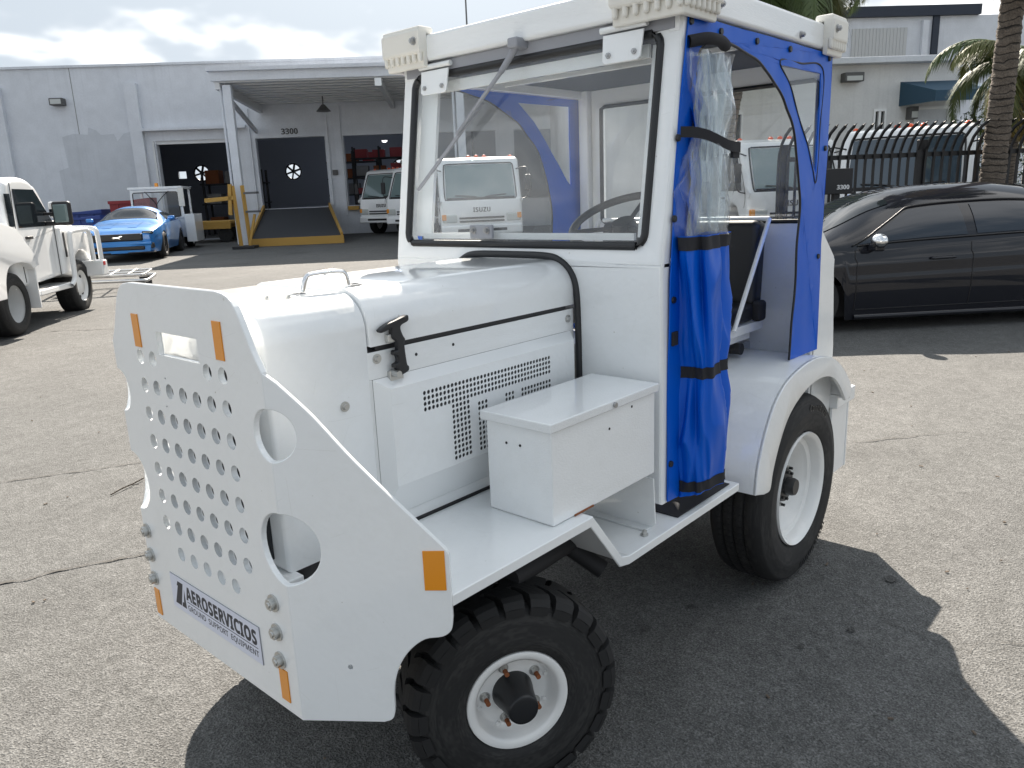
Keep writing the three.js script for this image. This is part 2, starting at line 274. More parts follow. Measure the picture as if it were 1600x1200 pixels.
{ // front plate: centre panel and two swept wings, one bent sheet
  const T = 0.013, F = 0.343, arc = (cx, cy, r, a0, a1, n = 18) => { const o = []; for (let i = 0; i <= n; i++) { const a = a0 + (a1 - a0) * i / n; o.push([cx + r * Math.cos(a), cy + r * Math.sin(a)]); } return o; };
  const H1 = 1.066, R1 = 0.054, H2 = 0.826, R2 = 0.078, P2 = Math.PI / 2;
  const half = smooth([[0.2, 1.34], [0.245, 1.332], [0.275, 1.306], [0.3, 1.262], [0.318, 1.228], [F, 1.192]], 14);
  const rightSide = [...half, ...arc(F, H1, R1, P2, 3 * P2), ...arc(F, H2, R2, P2, 3 * P2), [F, 0.433]];
  const s = shape([...rightSide, ...rightSide.map(p => [-p[0], p[1]]).reverse()]);
  const rows = [];
  for (let j of [0, 1, 5, 6]) rows.push([-0.192 + 0.064 * j, 1.167]);
  for (let r = 0; r < 6; r++) for (let j = 0; j < 7; j++) rows.push([-0.192 + 0.064 * j, 1.098 - 0.0703 * r]);
  for (let j = 0; j < 5; j++) rows.push([-0.134 + 0.065 * j, 0.676]);
  rows.forEach(([x, y]) => s.holes.push(hole(x, y, 0.0195)));
  s.holes.push(rectHole(-0.092, 0.1, 1.18, 1.236), hole(-0.077, 1.128, 0.004), hole(-0.09, 1.06, 0.004));
  const g0 = basis(ext(s, T, 0.0015, 10, 1), ZA, YA, V(-1, 0, 0), V(0.74 + T, 0, ZC));
  const low = smooth([[0.336, 0.675], [0.331, 0.648], [0.312, 0.633], [0.276, 0.627], [0.245, 0.604], [0.222, 0.572], [0.208, 0.535], [0.202, 0.5], [0.2, 0.456], [0.193, 0.438], [0.176, 0.431]], 40);
  const wing = [[0, 1.192], ...smooth([[0.025, 1.172], [0.086, 1.108], [0.14, 1.04], [0.175, 0.998], [0.25, 0.914], [0.324, 0.833], [0.336, 0.816]], 24), ...low, [0, 0.433], ...arc(0, H2, R2, -P2, P2), ...arc(0, H1, R1, -P2, P2)];
  const wl = shape(wing); wl.holes.push(hole(0.115, 0.563, 0.007));
  const wr = shape(wing.map(p => [-p[0], p[1]])); wr.holes.push(hole(-0.115, 0.563, 0.007));
  const d = V(0.612, 0, 0.791), zo = V(-0.791, 0, 0.612), zr = V(-0.791, 0, -0.612);
  const fl = V(0.74, 0, ZC + F), fr = V(0.74, 0, ZC - F);
  const g1 = basis(ext(wl, T, 0.0015, 10, 1), d, YA, zo, fl.clone().addScaledVector(zo, -T));
  const g2 = basis(ext(wr, T, 0.0015, 10, 1), V(-0.612, 0, 0.791), YA, zr, fr.clone().addScaledVector(zr, -T));
  const fp = tp('front_plate', [g0, g1, g2], M.white, tug, 'white steel front plate with rows of round holes');
  const N = V(-1, 0, 0);
  for (const z of [-1.968, -1.367]) for (const y of [0.69, 0.622, 0.555]) tp('bolt', hexBolt(V(0.74, y, z), N, 0.0135), M.zinc, fp);
  const refl = (z0, z1, y0, y1) => tp('reflector', bx(0.7375, 0.7405, y0, y1, z0, z1, 0.001), M.amber, fp);
  refl(-1.857, -1.823, 1.19, 1.268); refl(-1.473, -1.439, 1.2, 1.28); refl(-1.985, -1.957, 0.448, 0.522); refl(-1.378, -1.346, 0.458, 0.534);
  const wo = (s, y, out) => V(0.74, y, ZC + F).addScaledVector(d, s).addScaledVector(zo, out);
  tp('reflector', basis(bx(0.283, 0.327, 0.738, 0.824, -0.0005, 0.002, 0.0008), d, YA, zo, fl), M.amber, fp);
  // name plate
  const cv = document.createElement('canvas'); cv.width = 1024; cv.height = 224; const c = cv.getContext('2d');
  c.fillStyle = '#d6d9e6'; c.fillRect(0, 0, 1024, 224); c.fillStyle = '#171d2b';
  c.beginPath(); c.moveTo(96, 30); c.lineTo(164, 30); c.lineTo(110, 190); c.lineTo(36, 190); c.lineTo(92, 62); c.lineTo(80, 62); c.closePath(); c.fill();
  c.beginPath(); c.moveTo(172, 60); c.lineTo(176, 190); c.lineTo(118, 190); c.lineTo(130, 158); c.lineTo(146, 158); c.closePath(); c.fill();
  c.font = 'bold 118px sans-serif'; c.textBaseline = 'alphabetic';
  const fit = (t, x, y, w, wgt) => { c.save(); const m = c.measureText(t).width; c.translate(x, y); c.scale(w / m, 1); c.fillText(t, 0, 0); if (wgt) { c.lineWidth = wgt; c.strokeStyle = '#171d2b'; c.strokeText(t, 0, 0); } c.restore(); };
  fit('AEROSERVICIOS', 192, 120, 800, 6); c.fillRect(194, 134, 800, 5);
  c.font = '50px sans-serif'; fit('GROUND  SUPPORT  EQUIPMENT', 194, 190, 800, 2);
  const t = new THREE.CanvasTexture(cv); t.colorSpace = THREE.SRGBColorSpace;
  const nm = new THREE.MeshStandardMaterial({ map: t, roughness: 0.45 });
  const pg = new THREE.PlaneGeometry(0.425, 0.093);
  tp('name_plate', [basis(pg, ZA, YA, N, V(0.7376, 0.557, -1.656))], nm, fp, 'pale badge reading AEROSERVICIOS GROUND SUPPORT EQUIPMENT');
  tp('name_plate_backing', bx(0.738, 0.7405, 0.51, 0.604, -1.869, -1.443, 0.0005), M.greyPaint, fp);
  // radiator guard behind the plate
  tp('bracket', [bx(0.753, 0.82, 0.66, 0.72, -1.93, -1.37), bx(0.753, 0.80, 0.50, 0.66, -1.99, -1.95), bx(0.753, 0.80, 0.50, 0.66, -1.385, -1.345)], M.white, fp);
}
{ // bonnet
  const prof = (hw, top, r, bot) => { const o = [[hw, bot]]; for (let i = 0; i <= 14; i++) { const a = Math.PI / 2 * i / 14; o.push([hw - r + r * Math.cos(a), top - r + r * Math.sin(a)]); } return [...o, ...o.map(p => [-p[0], p[1]]).reverse()]; };
  const along = (pts, x0, x1, bev) => basis(ext(shape(pts), x1 - x0, bev, 12, 4), ZA, YA, V(-1, 0, 0), V(x1, 0, ZC));
  const shearX = (g, k, y0) => { const p = g.attributes.position; for (let i = 0; i < p.count; i++) p.setX(i, p.getX(i) + k * (y0 - p.getY(i))); g.computeVertexNormals(); return g; };
  // nose with rounded front edge, hollow front panel recessed a little
  const nose = tp('hood_nose', toCreasedNormals(along(prof(0.252, 1.3, 0.085, 0.72), 0.80, 1.066, 0.011), 0.6), M.white, tug);
  tp('bolt', rivet(V(0.985, 1.055, ZC + 0.252), ZA), M.zinc, nose); tp('bolt', rivet(V(1.02, 0.84, ZC + 0.252), ZA), M.zinc, nose);
  tp('radiator_grille', bx(0.792, 0.803, 0.74, 1.16, ZC - 0.2, ZC + 0.2, 0.002), M.dark, nose);
  // lid : arch from slit to slit, a real sheet
  const outer = prof(0.256, 1.306, 0.09, 1.176), inner = prof(0.248, 1.298, 0.084, 1.176);
  const lidShape = shape([...outer, ...inner.reverse()]);
  const lid = tp('hood_lid', toCreasedNormals(along(outer, 1.0655, 1.836, 0.003), 0.5), M.white, tug);
  tp('handle', [tube([V(0.985, 1.306, -1.515), V(0.993, 1.335, -1.512), V(1.01, 1.343, -1.51), V(1.075, 1.343, -1.505), V(1.094, 1.335, -1.502), V(1.1, 1.306, -1.5)], 0.0065, 8, 40), bx(0.955, 0.99, 1.301, 1.304, -1.53, -1.50, 0.001), bx(1.095, 1.13, 1.307, 1.311, -1.515, -1.485, 0.001)], M.chrome, lid);
  for (const [x, z] of [[0.93, -1.49], [0.895, -1.52]]) tp('bolt', rivet(V(x, 1.3, z), YA, 0.006), M.zinc, nose);
  // engine block behind the slit and perforations
  tp('engine', [bx(0.86, 1.82, 0.5, 1.22, ZC - 0.2, ZC + 0.2, 0.03), bx(0.83, 1.83, 0.72, 1.168, ZC - 0.238, ZC + 0.238, 0.02)], M.engine, tug);
  const side = (sg, name) => {
    const zs = ZC + sg * 0.252, bxz = (x0, x1, y0, y1, d0, d1) => bx(x0, x1, y0, y1, zs + sg * d0, zs + sg * d1, 0.002);
    const sheetS = bxz(1.058, 1.834, 0.745, 1.163, -0.006, 0.0);
    // pressed frustum with perforated face
    const A = [[1.068, 0.752], [1.815, 0.752], [1.815, 1.098], [1.068, 1.098]], B = [[1.095, 0.835], [1.795, 0.835], [1.795, 1.075], [1.095, 1.075]], dz = 0.03;
    const P = [], I = [];
    A.forEach(p => P.push(p[0], p[1], zs)); B.forEach(p => P.push(p[0], p[1], zs + sg * dz));
    for (let i = 0; i < 4; i++) { const j = (i + 1) % 4; I.push(i, j, 4 + j, i, 4 + j, 4 + i); }
    let fr = new THREE.BufferGeometry(); fr.setAttribute('position', new THREE.Float32BufferAttribute(P, 3)); fr.setIndex(I); fr = fr.toNonIndexed(); fr.computeVertexNormals();
    const fs = shape(B);
    if (sg > 0) {
      const on = (c, r) => r < 4 || (c >= 7 && c <= 11) || (r >= 5 && ((c >= 14 && c <= 16) || (c >= 22 && c <= 24) || (r >= 12 && c >= 14 && c <= 24))) || (r >= 5 && c >= 27 && (c <= 29 || r <= 7 || r >= 12 || (c >= 34 && r >= 9)));
      for (let c = 0; c <= 36; c++) for (let r = 0; r <= 14; r++) if (on(c, r)) { const p = new THREE.Path(); p.absellipse(1.197 + c * 0.0133, 1.044 - r * 0.0137, 0.0052, 0.0054, 0, Math.PI * 2, true); fs.holes.push(p); }
    }
    const face = ext(fs, 0.002, 0, 4); face.translate(0, 0, sg > 0 ? zs + dz - 0.002 : zs - dz);
    const sp = tp('side_panel', [fr, face, sg > 0 ? bxz(1.058, 1.834, 1.098, 1.163, -0.004, 0) : sheetS, bxz(1.058, 1.834, 0.72, 0.752, -0.004, 0), bxz(1.058, 1.068, 0.752, 1.098, -0.004, 0), bxz(1.815, 1.834, 0.752, 1.098, -0.004, 0)], M.white, tug, sg > 0 ? 'side engine panel with perforated TUG lettering' : undefined);
    if (sg > 0) {
      for (const [x, y] of [[1.085, 1.146], [1.805, 1.136]]) tp('bolt', rivet(V(x, y, zs), ZA), M.zinc, sp);
      for (const [x, y] of [[1.205, 1.135], [1.33, 1.138]]) tp('bolt', cyl(0.004, 0.004, 0.002, 10).rotateX(Math.PI / 2).translate(x, y, zs), M.black, sp);
    }
    tp('bottom_seal', bxz(1.05, 1.84, 0.7145, 0.724, -0.02, 0.003), M.black, sp);
    tp('slit_seal', bxz(1.085, 1.80, 1.164, 1.1755, -0.01, -0.002), M.black, sp);
  };
  side(1); side(-1);
  // rubber T-latch
  const z0 = ZC + 0.258;
  const la = sub(tug, 'latch');
  const hs = shape(smooth([[-0.044, 0.088], [-0.02, 0.099], [0.004, 0.104], [0.044, 0.112], [0.05, 0.106], [0.046, 0.096], [0.022, 0.087], [0.026, 0.066], [0.034, 0.052], [0.03, 0.04], [0.034, -0.01], [0.04, -0.02], [0.036, -0.032], [0.006, -0.038], [0.001, -0.02], [-0.006, -0.016], [-0.006, -0.006], [0.006, -0.002], [0.004, 0.012], [-0.006, 0.018], [-0.004, 0.028], [0.008, 0.03], [0.004, 0.05], [-0.008, 0.062], [-0.008, 0.084], [-0.03, 0.08], [-0.043, 0.08]], 120, true));
  tp('latch_handle', ext(hs, 0.02, 0.004).scale(0.92, 0.92, 0.8).translate(1.124, 1.135, z0 + 0.003), M.rubberGloss, la);
  tp('latch_bracket', [bx(1.112, 1.152, 1.086, 1.112, z0 - 0.006, z0 + 0.006, 0.002), cyl(0.008, 0.008, 0.03, 14).rotateX(Math.PI / 2).translate(1.122, 1.106, z0 + 0.012)], M.zinc, la); tp('latch_catch', bx(1.108, 1.132, 1.18, 1.2, z0, z0 + 0.014, 0.003), M.zinc, la);
  // rubber seal where the bonnet meets the cab
  const ga = [V(1.838, 0.72, ZC + 0.268), V(1.838, 0.95, ZC + 0.268), V(1.838, 1.12, ZC + 0.267), V(1.838, 1.22, ZC + 0.262), V(1.838, 1.27, ZC + 0.243), V(1.838, 1.302, ZC + 0.205), V(1.838, 1.316, ZC + 0.15), V(1.838, 1.318, ZC)];
  tp('hood_seal', tube([...ga, ...ga.slice(0, -1).reverse().map(p => V(p.x, p.y, 2 * ZC - p.z))], 0.011, 8, 120), M.rubberGloss, tug);
}
{ // running boards with dropped step
  for (const sg of [1, -1]) {
    const zz = (d) => ZC + sg * d, a = zz(0.255), b = zz(0.592);
    const th = 0.012, top = [[0.95, 0.716], [1.447, 0.716], [1.575, 0.556], [1.61, 0.546], [2.265, 0.546]];
    const bot = top.map((p, i) => [p[0] - (i == 1 || i == 2 ? 0.006 : 0), p[1] - th]).reverse();
    const g = ext(shape([...top, ...bot]), Math.abs(b - a), 0.002, 4, 1).translate(0, 0, Math.min(a, b));
    const lip = ext(shape([...top, ...top.map((p, i) => [p[0] - (i == 1 || i == 2 ? 0.01 : 0), p[1] - 0.026]).reverse()]), 0.008, 0.002, 4, 1).translate(0, 0, sg > 0 ? b - 0.004 : b - 0.004);
    const rb = tp('running_board', [g, lip], M.white, tug);
    tp('step_mat', bx(1.9, 2.235, 0.547, 0.5505, zz(0.576), zz(0.36), 0.001), M.web, rb);
    if (sg > 0) {
      tp('gusset', [ext(shape([[0.258, 0.548], [0.55, 0.548], [0.565, 0.565], [0.558, 0.70], [0.258, 0.70]]), 0.005, 0.001).applyMatrix4(new THREE.Matrix4().makeBasis(ZA, YA, V(-1, 0, 0)).setPosition(1.795, 0, ZC)), bx(1.76, 1.795, 0.5465, 0.552, zz(0.30), zz(0.55), 0.001)], M.white, rb);
      tp('bolt', hexBolt(V(1.74, 0.547, zz(0.56)), YA, 0.008), M.zinc, rb);
    }
  }
}
{ // tool box on the left running board
  const tbx = tp('toolbox', [bx(1.337, 1.797, 0.717, 0.957, -1.302, -1.092, 0.004)], M.white, tug, 'white steel toolbox on the running board');
  tp('rust_edge', bx(1.42, 1.5, 0.7165, 0.7215, -1.093, -1.0895, 0.001), M.rust, tbx);
  const lid = tp('lid', [bx(1.324, 1.804, 0.956, 0.98, -1.312, -1.082, 0.004, 3)], M.white, tbx);
  tp('lock', cyl(0.007, 0.007, 0.008, 14).rotateX(Math.PI / 2).translate(1.585, 0.968, -1.08), M.steel, lid);
  for (const [x, y, z, n] of [[1.68, 0.94, -1.0915, ZA], [1.575, 0.905, -1.0915, ZA], [1.3365, 0.905, -1.235, V(-1, 0, 0)], [1.3365, 0.906, -1.19, V(-1, 0, 0)]]) { const g = cyl(0.0035, 0.0035, 0.0015, 10); g.applyQuaternion(new THREE.Quaternion().setFromUnitVectors(YA, n)); tp('screw_hole', g.translate(x, y, z), M.black, tbx); }
}
{ // cab shell
  const Zl = ZC + 0.553, Zr = ZC - 0.553, rake = 0.155, lean = (y) => 1.846 + Math.max(0, y - 1.3) * rake;
  const lower = shape([[-0.553, 0.6], [0.553, 0.6], [0.553, 1.301], [-0.553, 1.301]]);
  const archPts = []; for (let i = 0; i <= 12; i++) { const a = Math.PI / 2 * i / 12; archPts.push([0.165 + 0.085 * Math.cos(a), 1.215 + 0.085 * Math.sin(a)]); }
  const cowlHole = new THREE.Path(); [[0.25, 0.64], ...archPts, ...archPts.map(p => [-p[0], p[1]]).reverse(), [-0.25, 0.64]].reverse().forEach((p, i) => i ? cowlHole.lineTo(...p) : cowlHole.moveTo(...p));
  lower.holes.push(cowlHole);
  const g0 = basis(ext(lower, 0.05, 0.012, 8, 3), ZA, YA, V(-1, 0, 0), V(1.888, 0, ZC));
  const upper = shape([[-0.553, 1.292], [0.553, 1.292], [0.553, 1.952], [-0.553, 1.952]]); upper.holes.push(rectHole(-0.492, 0.492, 1.348, 1.905, 0.035));
  const g1 = basis(ext(upper, 0.05, 0.012, 10, 3), ZA, YA, V(-1, 0, 0), V(1.888, 0, ZC));
  const p = g1.attributes.position; for (let i = 0; i < p.count; i++) p.setX(i, p.getX(i) + Math.max(0, p.getY(i) - 1.3) * rake); g1.computeVertexNormals();
  // sides below curtain at the rear, rear frame and floor
  const rearSide = (z) => ext(shape([[2.98, 0.5], [2.98, 1.33], [3.02, 1.322], [3.16, 1.214], [3.212, 0.84], [3.212, 0.5]]), 0.012, 0.003).translate(0, 0, z);
  const cab = tp('cab_shell', [toCreasedNormals(g0, 0.5), toCreasedNormals(g1, 0.5), rearSide(Zl - 0.018), rearSide(Zr + 0.006), bx(3.19, 3.208, 0.5, 1.2, Zr + 0.02, Zl - 0.02, 0.003), bx(1.89, 3.19, 0.60, 0.615, Zr + 0.01, Zl - 0.2, 0.003)], M.white, tug);
  const rearF = shape([[-0.547, 0.62], [0.547, 0.62], [0.547, 1.94], [-0.547, 1.94]]); rearF.holes.push(rectHole(-0.43, 0.525, 1.36, 1.86, 0.015));
  tp('rear_frame', basis(ext(rearF, 0.03, 0.004, 6, 2), ZA, YA, V(-1, 0, 0), V(2.995, 0, ZC)), M.white, cab);
  const rg = (x, pts, r, m, nm, par) => tp(nm, tube(pts.map(q => V(x, q[1], ZC + q[0])), r, 6, 120, true, 0.02), m, par);
  rg(2.962, [[-0.43, 1.37], [-0.43, 1.85], [-0.42, 1.86], [0.515, 1.86], [0.525, 1.85], [0.525, 1.37], [0.515, 1.36], [-0.42, 1.36]], 0.009, M.rubberGloss, 'rear_window_seal', cab);
  tp('rear_window', basis(new THREE.PlaneGeometry(0.95, 0.5), ZA, YA, V(-1, 0, 0), V(2.975, 1.61, ZC + 0.048)), M.glass, cab);
  tp('inner_pillar', [bx(2.93, 2.965, 0.62, 1.94, Zr + 0.02, Zr + 0.07, 0.006), bx(2.945, 2.965, 0.62, 1.36, Zl - 0.05, Zl - 0.02, 0.006), bx(1.93, 2.96, 1.90, 1.945, Zr + 0.006, Zr + 0.04, 0.004), bx(1.93, 2.96, 1.90, 1.945, Zl - 0.04, Zl - 0.006, 0.004)], M.white, cab);
  tp('dashboard', [bx(1.89, 2.06, 1.18, 1.30, Zr + 0.03, Zl - 0.03, 0.03, 3)], M.interior, cab);
  tp('rear_bulkhead', [bx(3.13, 3.15, 0.62, 1.18, Zr + 0.03, Zl - 0.03, 0.004)], M.interior, cab);
  tp('cable_loop', [new THREE.TorusGeometry(0.045, 0.006, 6, 28).rotateY(Math.PI / 2).translate(3.118, 1.075, -1.385), tube([V(3.12, 1.16, -1.33), V(3.1, 1.1, -1.32), V(3.115, 1.03, -1.335), V(3.1, 0.98, -1.325)], 0.005, 5)], M.black, cab);
  // windscreen
  const ws = sub(tug, 'windscreen');
  const P = (z, y, o = 0) => V(lean(y) - 0.006 - o, y, ZC + z);
  const loop = []; { const c = 0.035, x0 = -0.492, x1 = 0.492, y0 = 1.348, y1 = 1.905, cs = [[x1 - c, y1 - c, 0], [x0 + c, y1 - c, 1], [x0 + c, y0 + c, 2], [x1 - c, y0 + c, 3]]; for (const [cx, cy, k] of cs) for (let i = 0; i <= 5; i++) { const a = Math.PI / 2 * (k + i / 5); loop.push(P(cx + c * Math.cos(a), cy + c * Math.sin(a))); } }
  tp('windscreen_seal', tube(loop, 0.0125, 8, 200, true, 0.1), M.rubberGloss, ws);
  tp('pane', sheet((u, v) => P(-0.48 + 0.96 * u, 1.36 + 0.535 * v, -0.004), 1, 1), M.glass, ws);
  tp('inner_frame', [beam(P(0.44, 1.372, -0.03), P(-0.44, 1.372, -0.03), 0.012, 0.02), beam(P(0.44, 1.868, -0.03), P(-0.44, 1.868, -0.03), 0.012, 0.035), beam(P(-0.44, 1.37, -0.03), P(-0.44, 1.88, -0.03), 0.08, 0.012), beam(P(0.462, 1.37, -0.03), P(0.462, 1.88, -0.03), 0.02, 0.012)], M.white, ws);
  for (const zc of [-0.368, 0.385]) {
    const lf = shape([[-0.062, -0.04], [-0.052, -0.048], [0.052, -0.048], [0.062, -0.04], [0.066, 0.03], [-0.066, 0.03]]);
    const g = ext(lf, 0.006, 0.0015); const o = P(zc, 1.888, 0.022), yv = V(rake, 1, 0).normalize();
    tp('hinge', [basis(g, ZA, yv, ZA.clone().cross(yv), o), bar(P(zc - 0.075, 1.932, 0.026), P(zc + 0.075, 1.932, 0.026), 0.009, 10)], M.white, ws);
    for (const dz of [-0.042, 0.042]) tp('bolt', hexBolt(P(zc + dz, 1.862, 0.02), V(-1, 0.15, 0).normalize(), 0.008), M.steel, ws);
  }
  tp('pane_clip', bx(-0.05, 0.05, -0.022, 0.022, -0.006, 0.006, 0.004).applyMatrix4(new THREE.Matrix4().makeBasis(ZA, YA, V(-1, 0, 0)).setPosition(P(-0.12, 1.388, 0.012))), M.greyPaint, ws);
  for (const dz of [-0.03, 0.03]) tp('bolt', hexBolt(P(-0.12 + dz, 1.392, 0.017), V(-1, 0, 0), 0.008), M.steel, ws);
  const wp = [P(0.01, 1.945, 0.035), P(-0.05, 1.87, 0.04), P(-0.24, 1.70, 0.034), P(-0.33, 1.63, 0.03)];
  tp('wiper', [bar(wp[0], wp[1], 0.012, 8, 0.009), bar(wp[1], wp[2], 0.008, 6, 0.005), beam(P(-0.14, 1.79, 0.02), P(-0.43, 1.53, 0.02), 0.008, 0.01), bx(-0.03, 0.03, -0.015, 0.015, -0.02, 0.02, 0.006).translate(wp[0].x, wp[0].y, wp[0].z)], M.greyPaint, ws);
  // roof
  const roof = tp('roof', [bx(1.905, 2.998, 1.95, 2.034, Zr - 0.012, Zl + 0.012, 0.012, 3)], M.white, tug);
  tp('front_header', [bx(1.928, 1.945, 1.908, 1.95, Zr + 0.02, Zl - 0.02, 0.003)], M.greyPaint, roof);
  tp('headliner', [bx(1.95, 2.96, 1.932, 1.9495, Zr + 0.03, Zl - 0.03, 0.002)], M.liner, roof);
  tp('headliner_rib', [bx(2.42, 2.44, 1.915, 1.932, Zr + 0.03, Zl - 0.03, 0.002)], M.white, roof);
  // moulded corner guards
  const guard = (cx, cz, sx, sz, lx, lz) => { // corner point, outward signs, arm lengths
    const w = 0.036;
    const S = new THREE.Shape(); S.moveTo(w - 0.03, w); S.quadraticCurveTo(w, w, w, w - 0.03); S.lineTo(w, -lz); S.lineTo(0, -lz); S.lineTo(0, 0); S.lineTo(-lx, 0); S.lineTo(-lx, w); S.closePath();
    const S2 = new THREE.Shape(); S2.moveTo(w * 0.3, w * 0.55); S2.quadraticCurveTo(w * 0.55, w * 0.5, w * 0.55, w * 0.2); S2.lineTo(w * 0.45, -lz); S2.lineTo(0, -lz); S2.lineTo(0, 0); S2.lineTo(-lx, 0); S2.lineTo(-lx, w * 0.45); S2.closePath();
    const S3 = new THREE.Shape(); S3.moveTo(w - 0.03, w - 0.006); S3.quadraticCurveTo(w - 0.006, w - 0.006, w - 0.006, w - 0.03); S3.lineTo(w - 0.006, -lz); S3.lineTo(-0.03, -lz); S3.lineTo(-0.03, -0.03); S3.lineTo(-lx, -0.03); S3.lineTo(-lx, w - 0.006); S3.closePath();
    const up = (s, y0, y1, b) => flip(plain(ext(s, y1 - y0, b, 8, 3)).rotateX(Math.PI / 2).scale(1, -1, 1)).translate(0, y0, 0);
    const gs = [up(S, 1.972, 2.052, 0.012), up(S2, 1.93, 1.985, 0.006), up(S3, 2.036, 2.06, 0.008)];
    for (let i = 0; i < 7; i++) { const t = (i + 0.5) / 7; for (const q of [[w - 0.008, -lz + t * (lz + 0.03)], [-lx + t * (lx + 0.03), w - 0.008]]) gs.push(new THREE.CapsuleGeometry(0.0085, 0.022, 4, 8).translate(q[0] - 0.004, 1.966, q[1] - 0.004)); }
    const g = join(gs).scale(sx, 1, sz).translate(cx, 0, cz);
    if (sx * sz < 0) flip(g);
    const o = tp('corner_guard', g, M.mould, roof, 'off-white moulded plastic guard on roof corner');
    const n1 = V(sx, 0, 0), n2 = V(0, 0, sz);
    tp('bolt', hexBolt(V(cx + sx * w, 2.012, cz - sz * (lz - 0.025)), n1, 0.009), M.steel, roof); tp('bolt', hexBolt(V(cx - sx * (lx - 0.025), 2.012, cz + sz * w), n2, 0.009), M.steel, roof);
  };
  guard(1.905, Zl + 0.012, -1, 1, 0.16, 0.2); guard(1.905, Zr - 0.012, -1, -1, 0.16, 0.17); guard(2.998, Zl + 0.012, 1, 1, 0.12, 0.16); guard(2.998, Zr - 0.012, 1, -1, 0.12, 0.16);
  for (const [x, y] of [[2.115, 1.985], [2.68, 1.972]]) tp('bolt', hexBolt(V(x, y, Zl + 0.012), ZA, 0.008), M.steel, roof);
  // seat, steering
  const seat = sub(tug, 'seat');
  const bk = bx(-0.36, 0.36, 0, 0.33, -0.045, 0.045, 0.03, 4); bk.applyMatrix4(new THREE.Matrix4().makeRotationX(-0.08)); basis(bk, ZA, YA, V(-1, 0, 0), V(2.84, 1.04, ZC + 0.02));
  tp('backrest', bk, M.vinylBlack, seat); tp('cushion', bx(2.43, 2.83, 0.99, 1.06, ZC - 0.36, ZC + 0.38, 0.025, 4), M.vinylBlack, seat);
  tp('seat_frame', [bx(2.43, 2.87, 0.955, 0.99, ZC + 0.36, ZC + 0.39, 0.003), bx(2.43, 2.87, 0.955, 0.99, ZC - 0.37, ZC - 0.34, 0.003), bx(2.46, 2.80, 0.925, 0.955, ZC + 0.33, ZC + 0.37, 0.003), bx(2.5, 2.8, 0.62, 0.93, ZC - 0.25, ZC + 0.25, 0.006)], M.white, seat);
  tp('seat_brace', [bar(V(2.60, 0.985, ZC + 0.4), V(2.87, 1.375, ZC + 0.4), 0.009), bar(V(2.87, 1.375, ZC + 0.4), V(2.87, 1.375, ZC - 0.36), 0.009), bar(V(2.60, 0.985, ZC - 0.38), V(2.87, 1.375, ZC - 0.38), 0.009)], M.white, seat);
  tp('roller', [cyl(0.022, 0.022, 0.09, 16).rotateX(Math.PI / 2).translate(2.7, 0.9, ZC + 0.34)], M.black, seat);
  tp('belt', [bx(2.80, 2.86, 0.99, 1.07, ZC + 0.37, ZC + 0.41, 0.015, 3)], M.web, seat);
  const st = sub(tug, 'steering_wheel'); const Q = new THREE.Matrix4().makeRotationZ(0.45).setPosition(2.33, 1.40, ZC + 0.10);
  tp('wheel_ring', new THREE.TorusGeometry(0.185, 0.014, 10, 60).rotateX(Math.PI / 2).applyMatrix4(Q), M.black, st);
  tp('spoke', [0, 2.1, 4.2].map(a => bar(V(0, -0.03, 0), V(Math.cos(a) * 0.18, 0, Math.sin(a) * 0.18), 0.008).applyMatrix4(Q)), M.black, st);
  tp('column', [bar(V(0, -0.02, 0), V(0, -0.45, 0), 0.025).applyMatrix4(Q), cyl(0.04, 0.05, 0.05).translate(0, -0.03, 0).applyMatrix4(Q)], M.black, st);
}
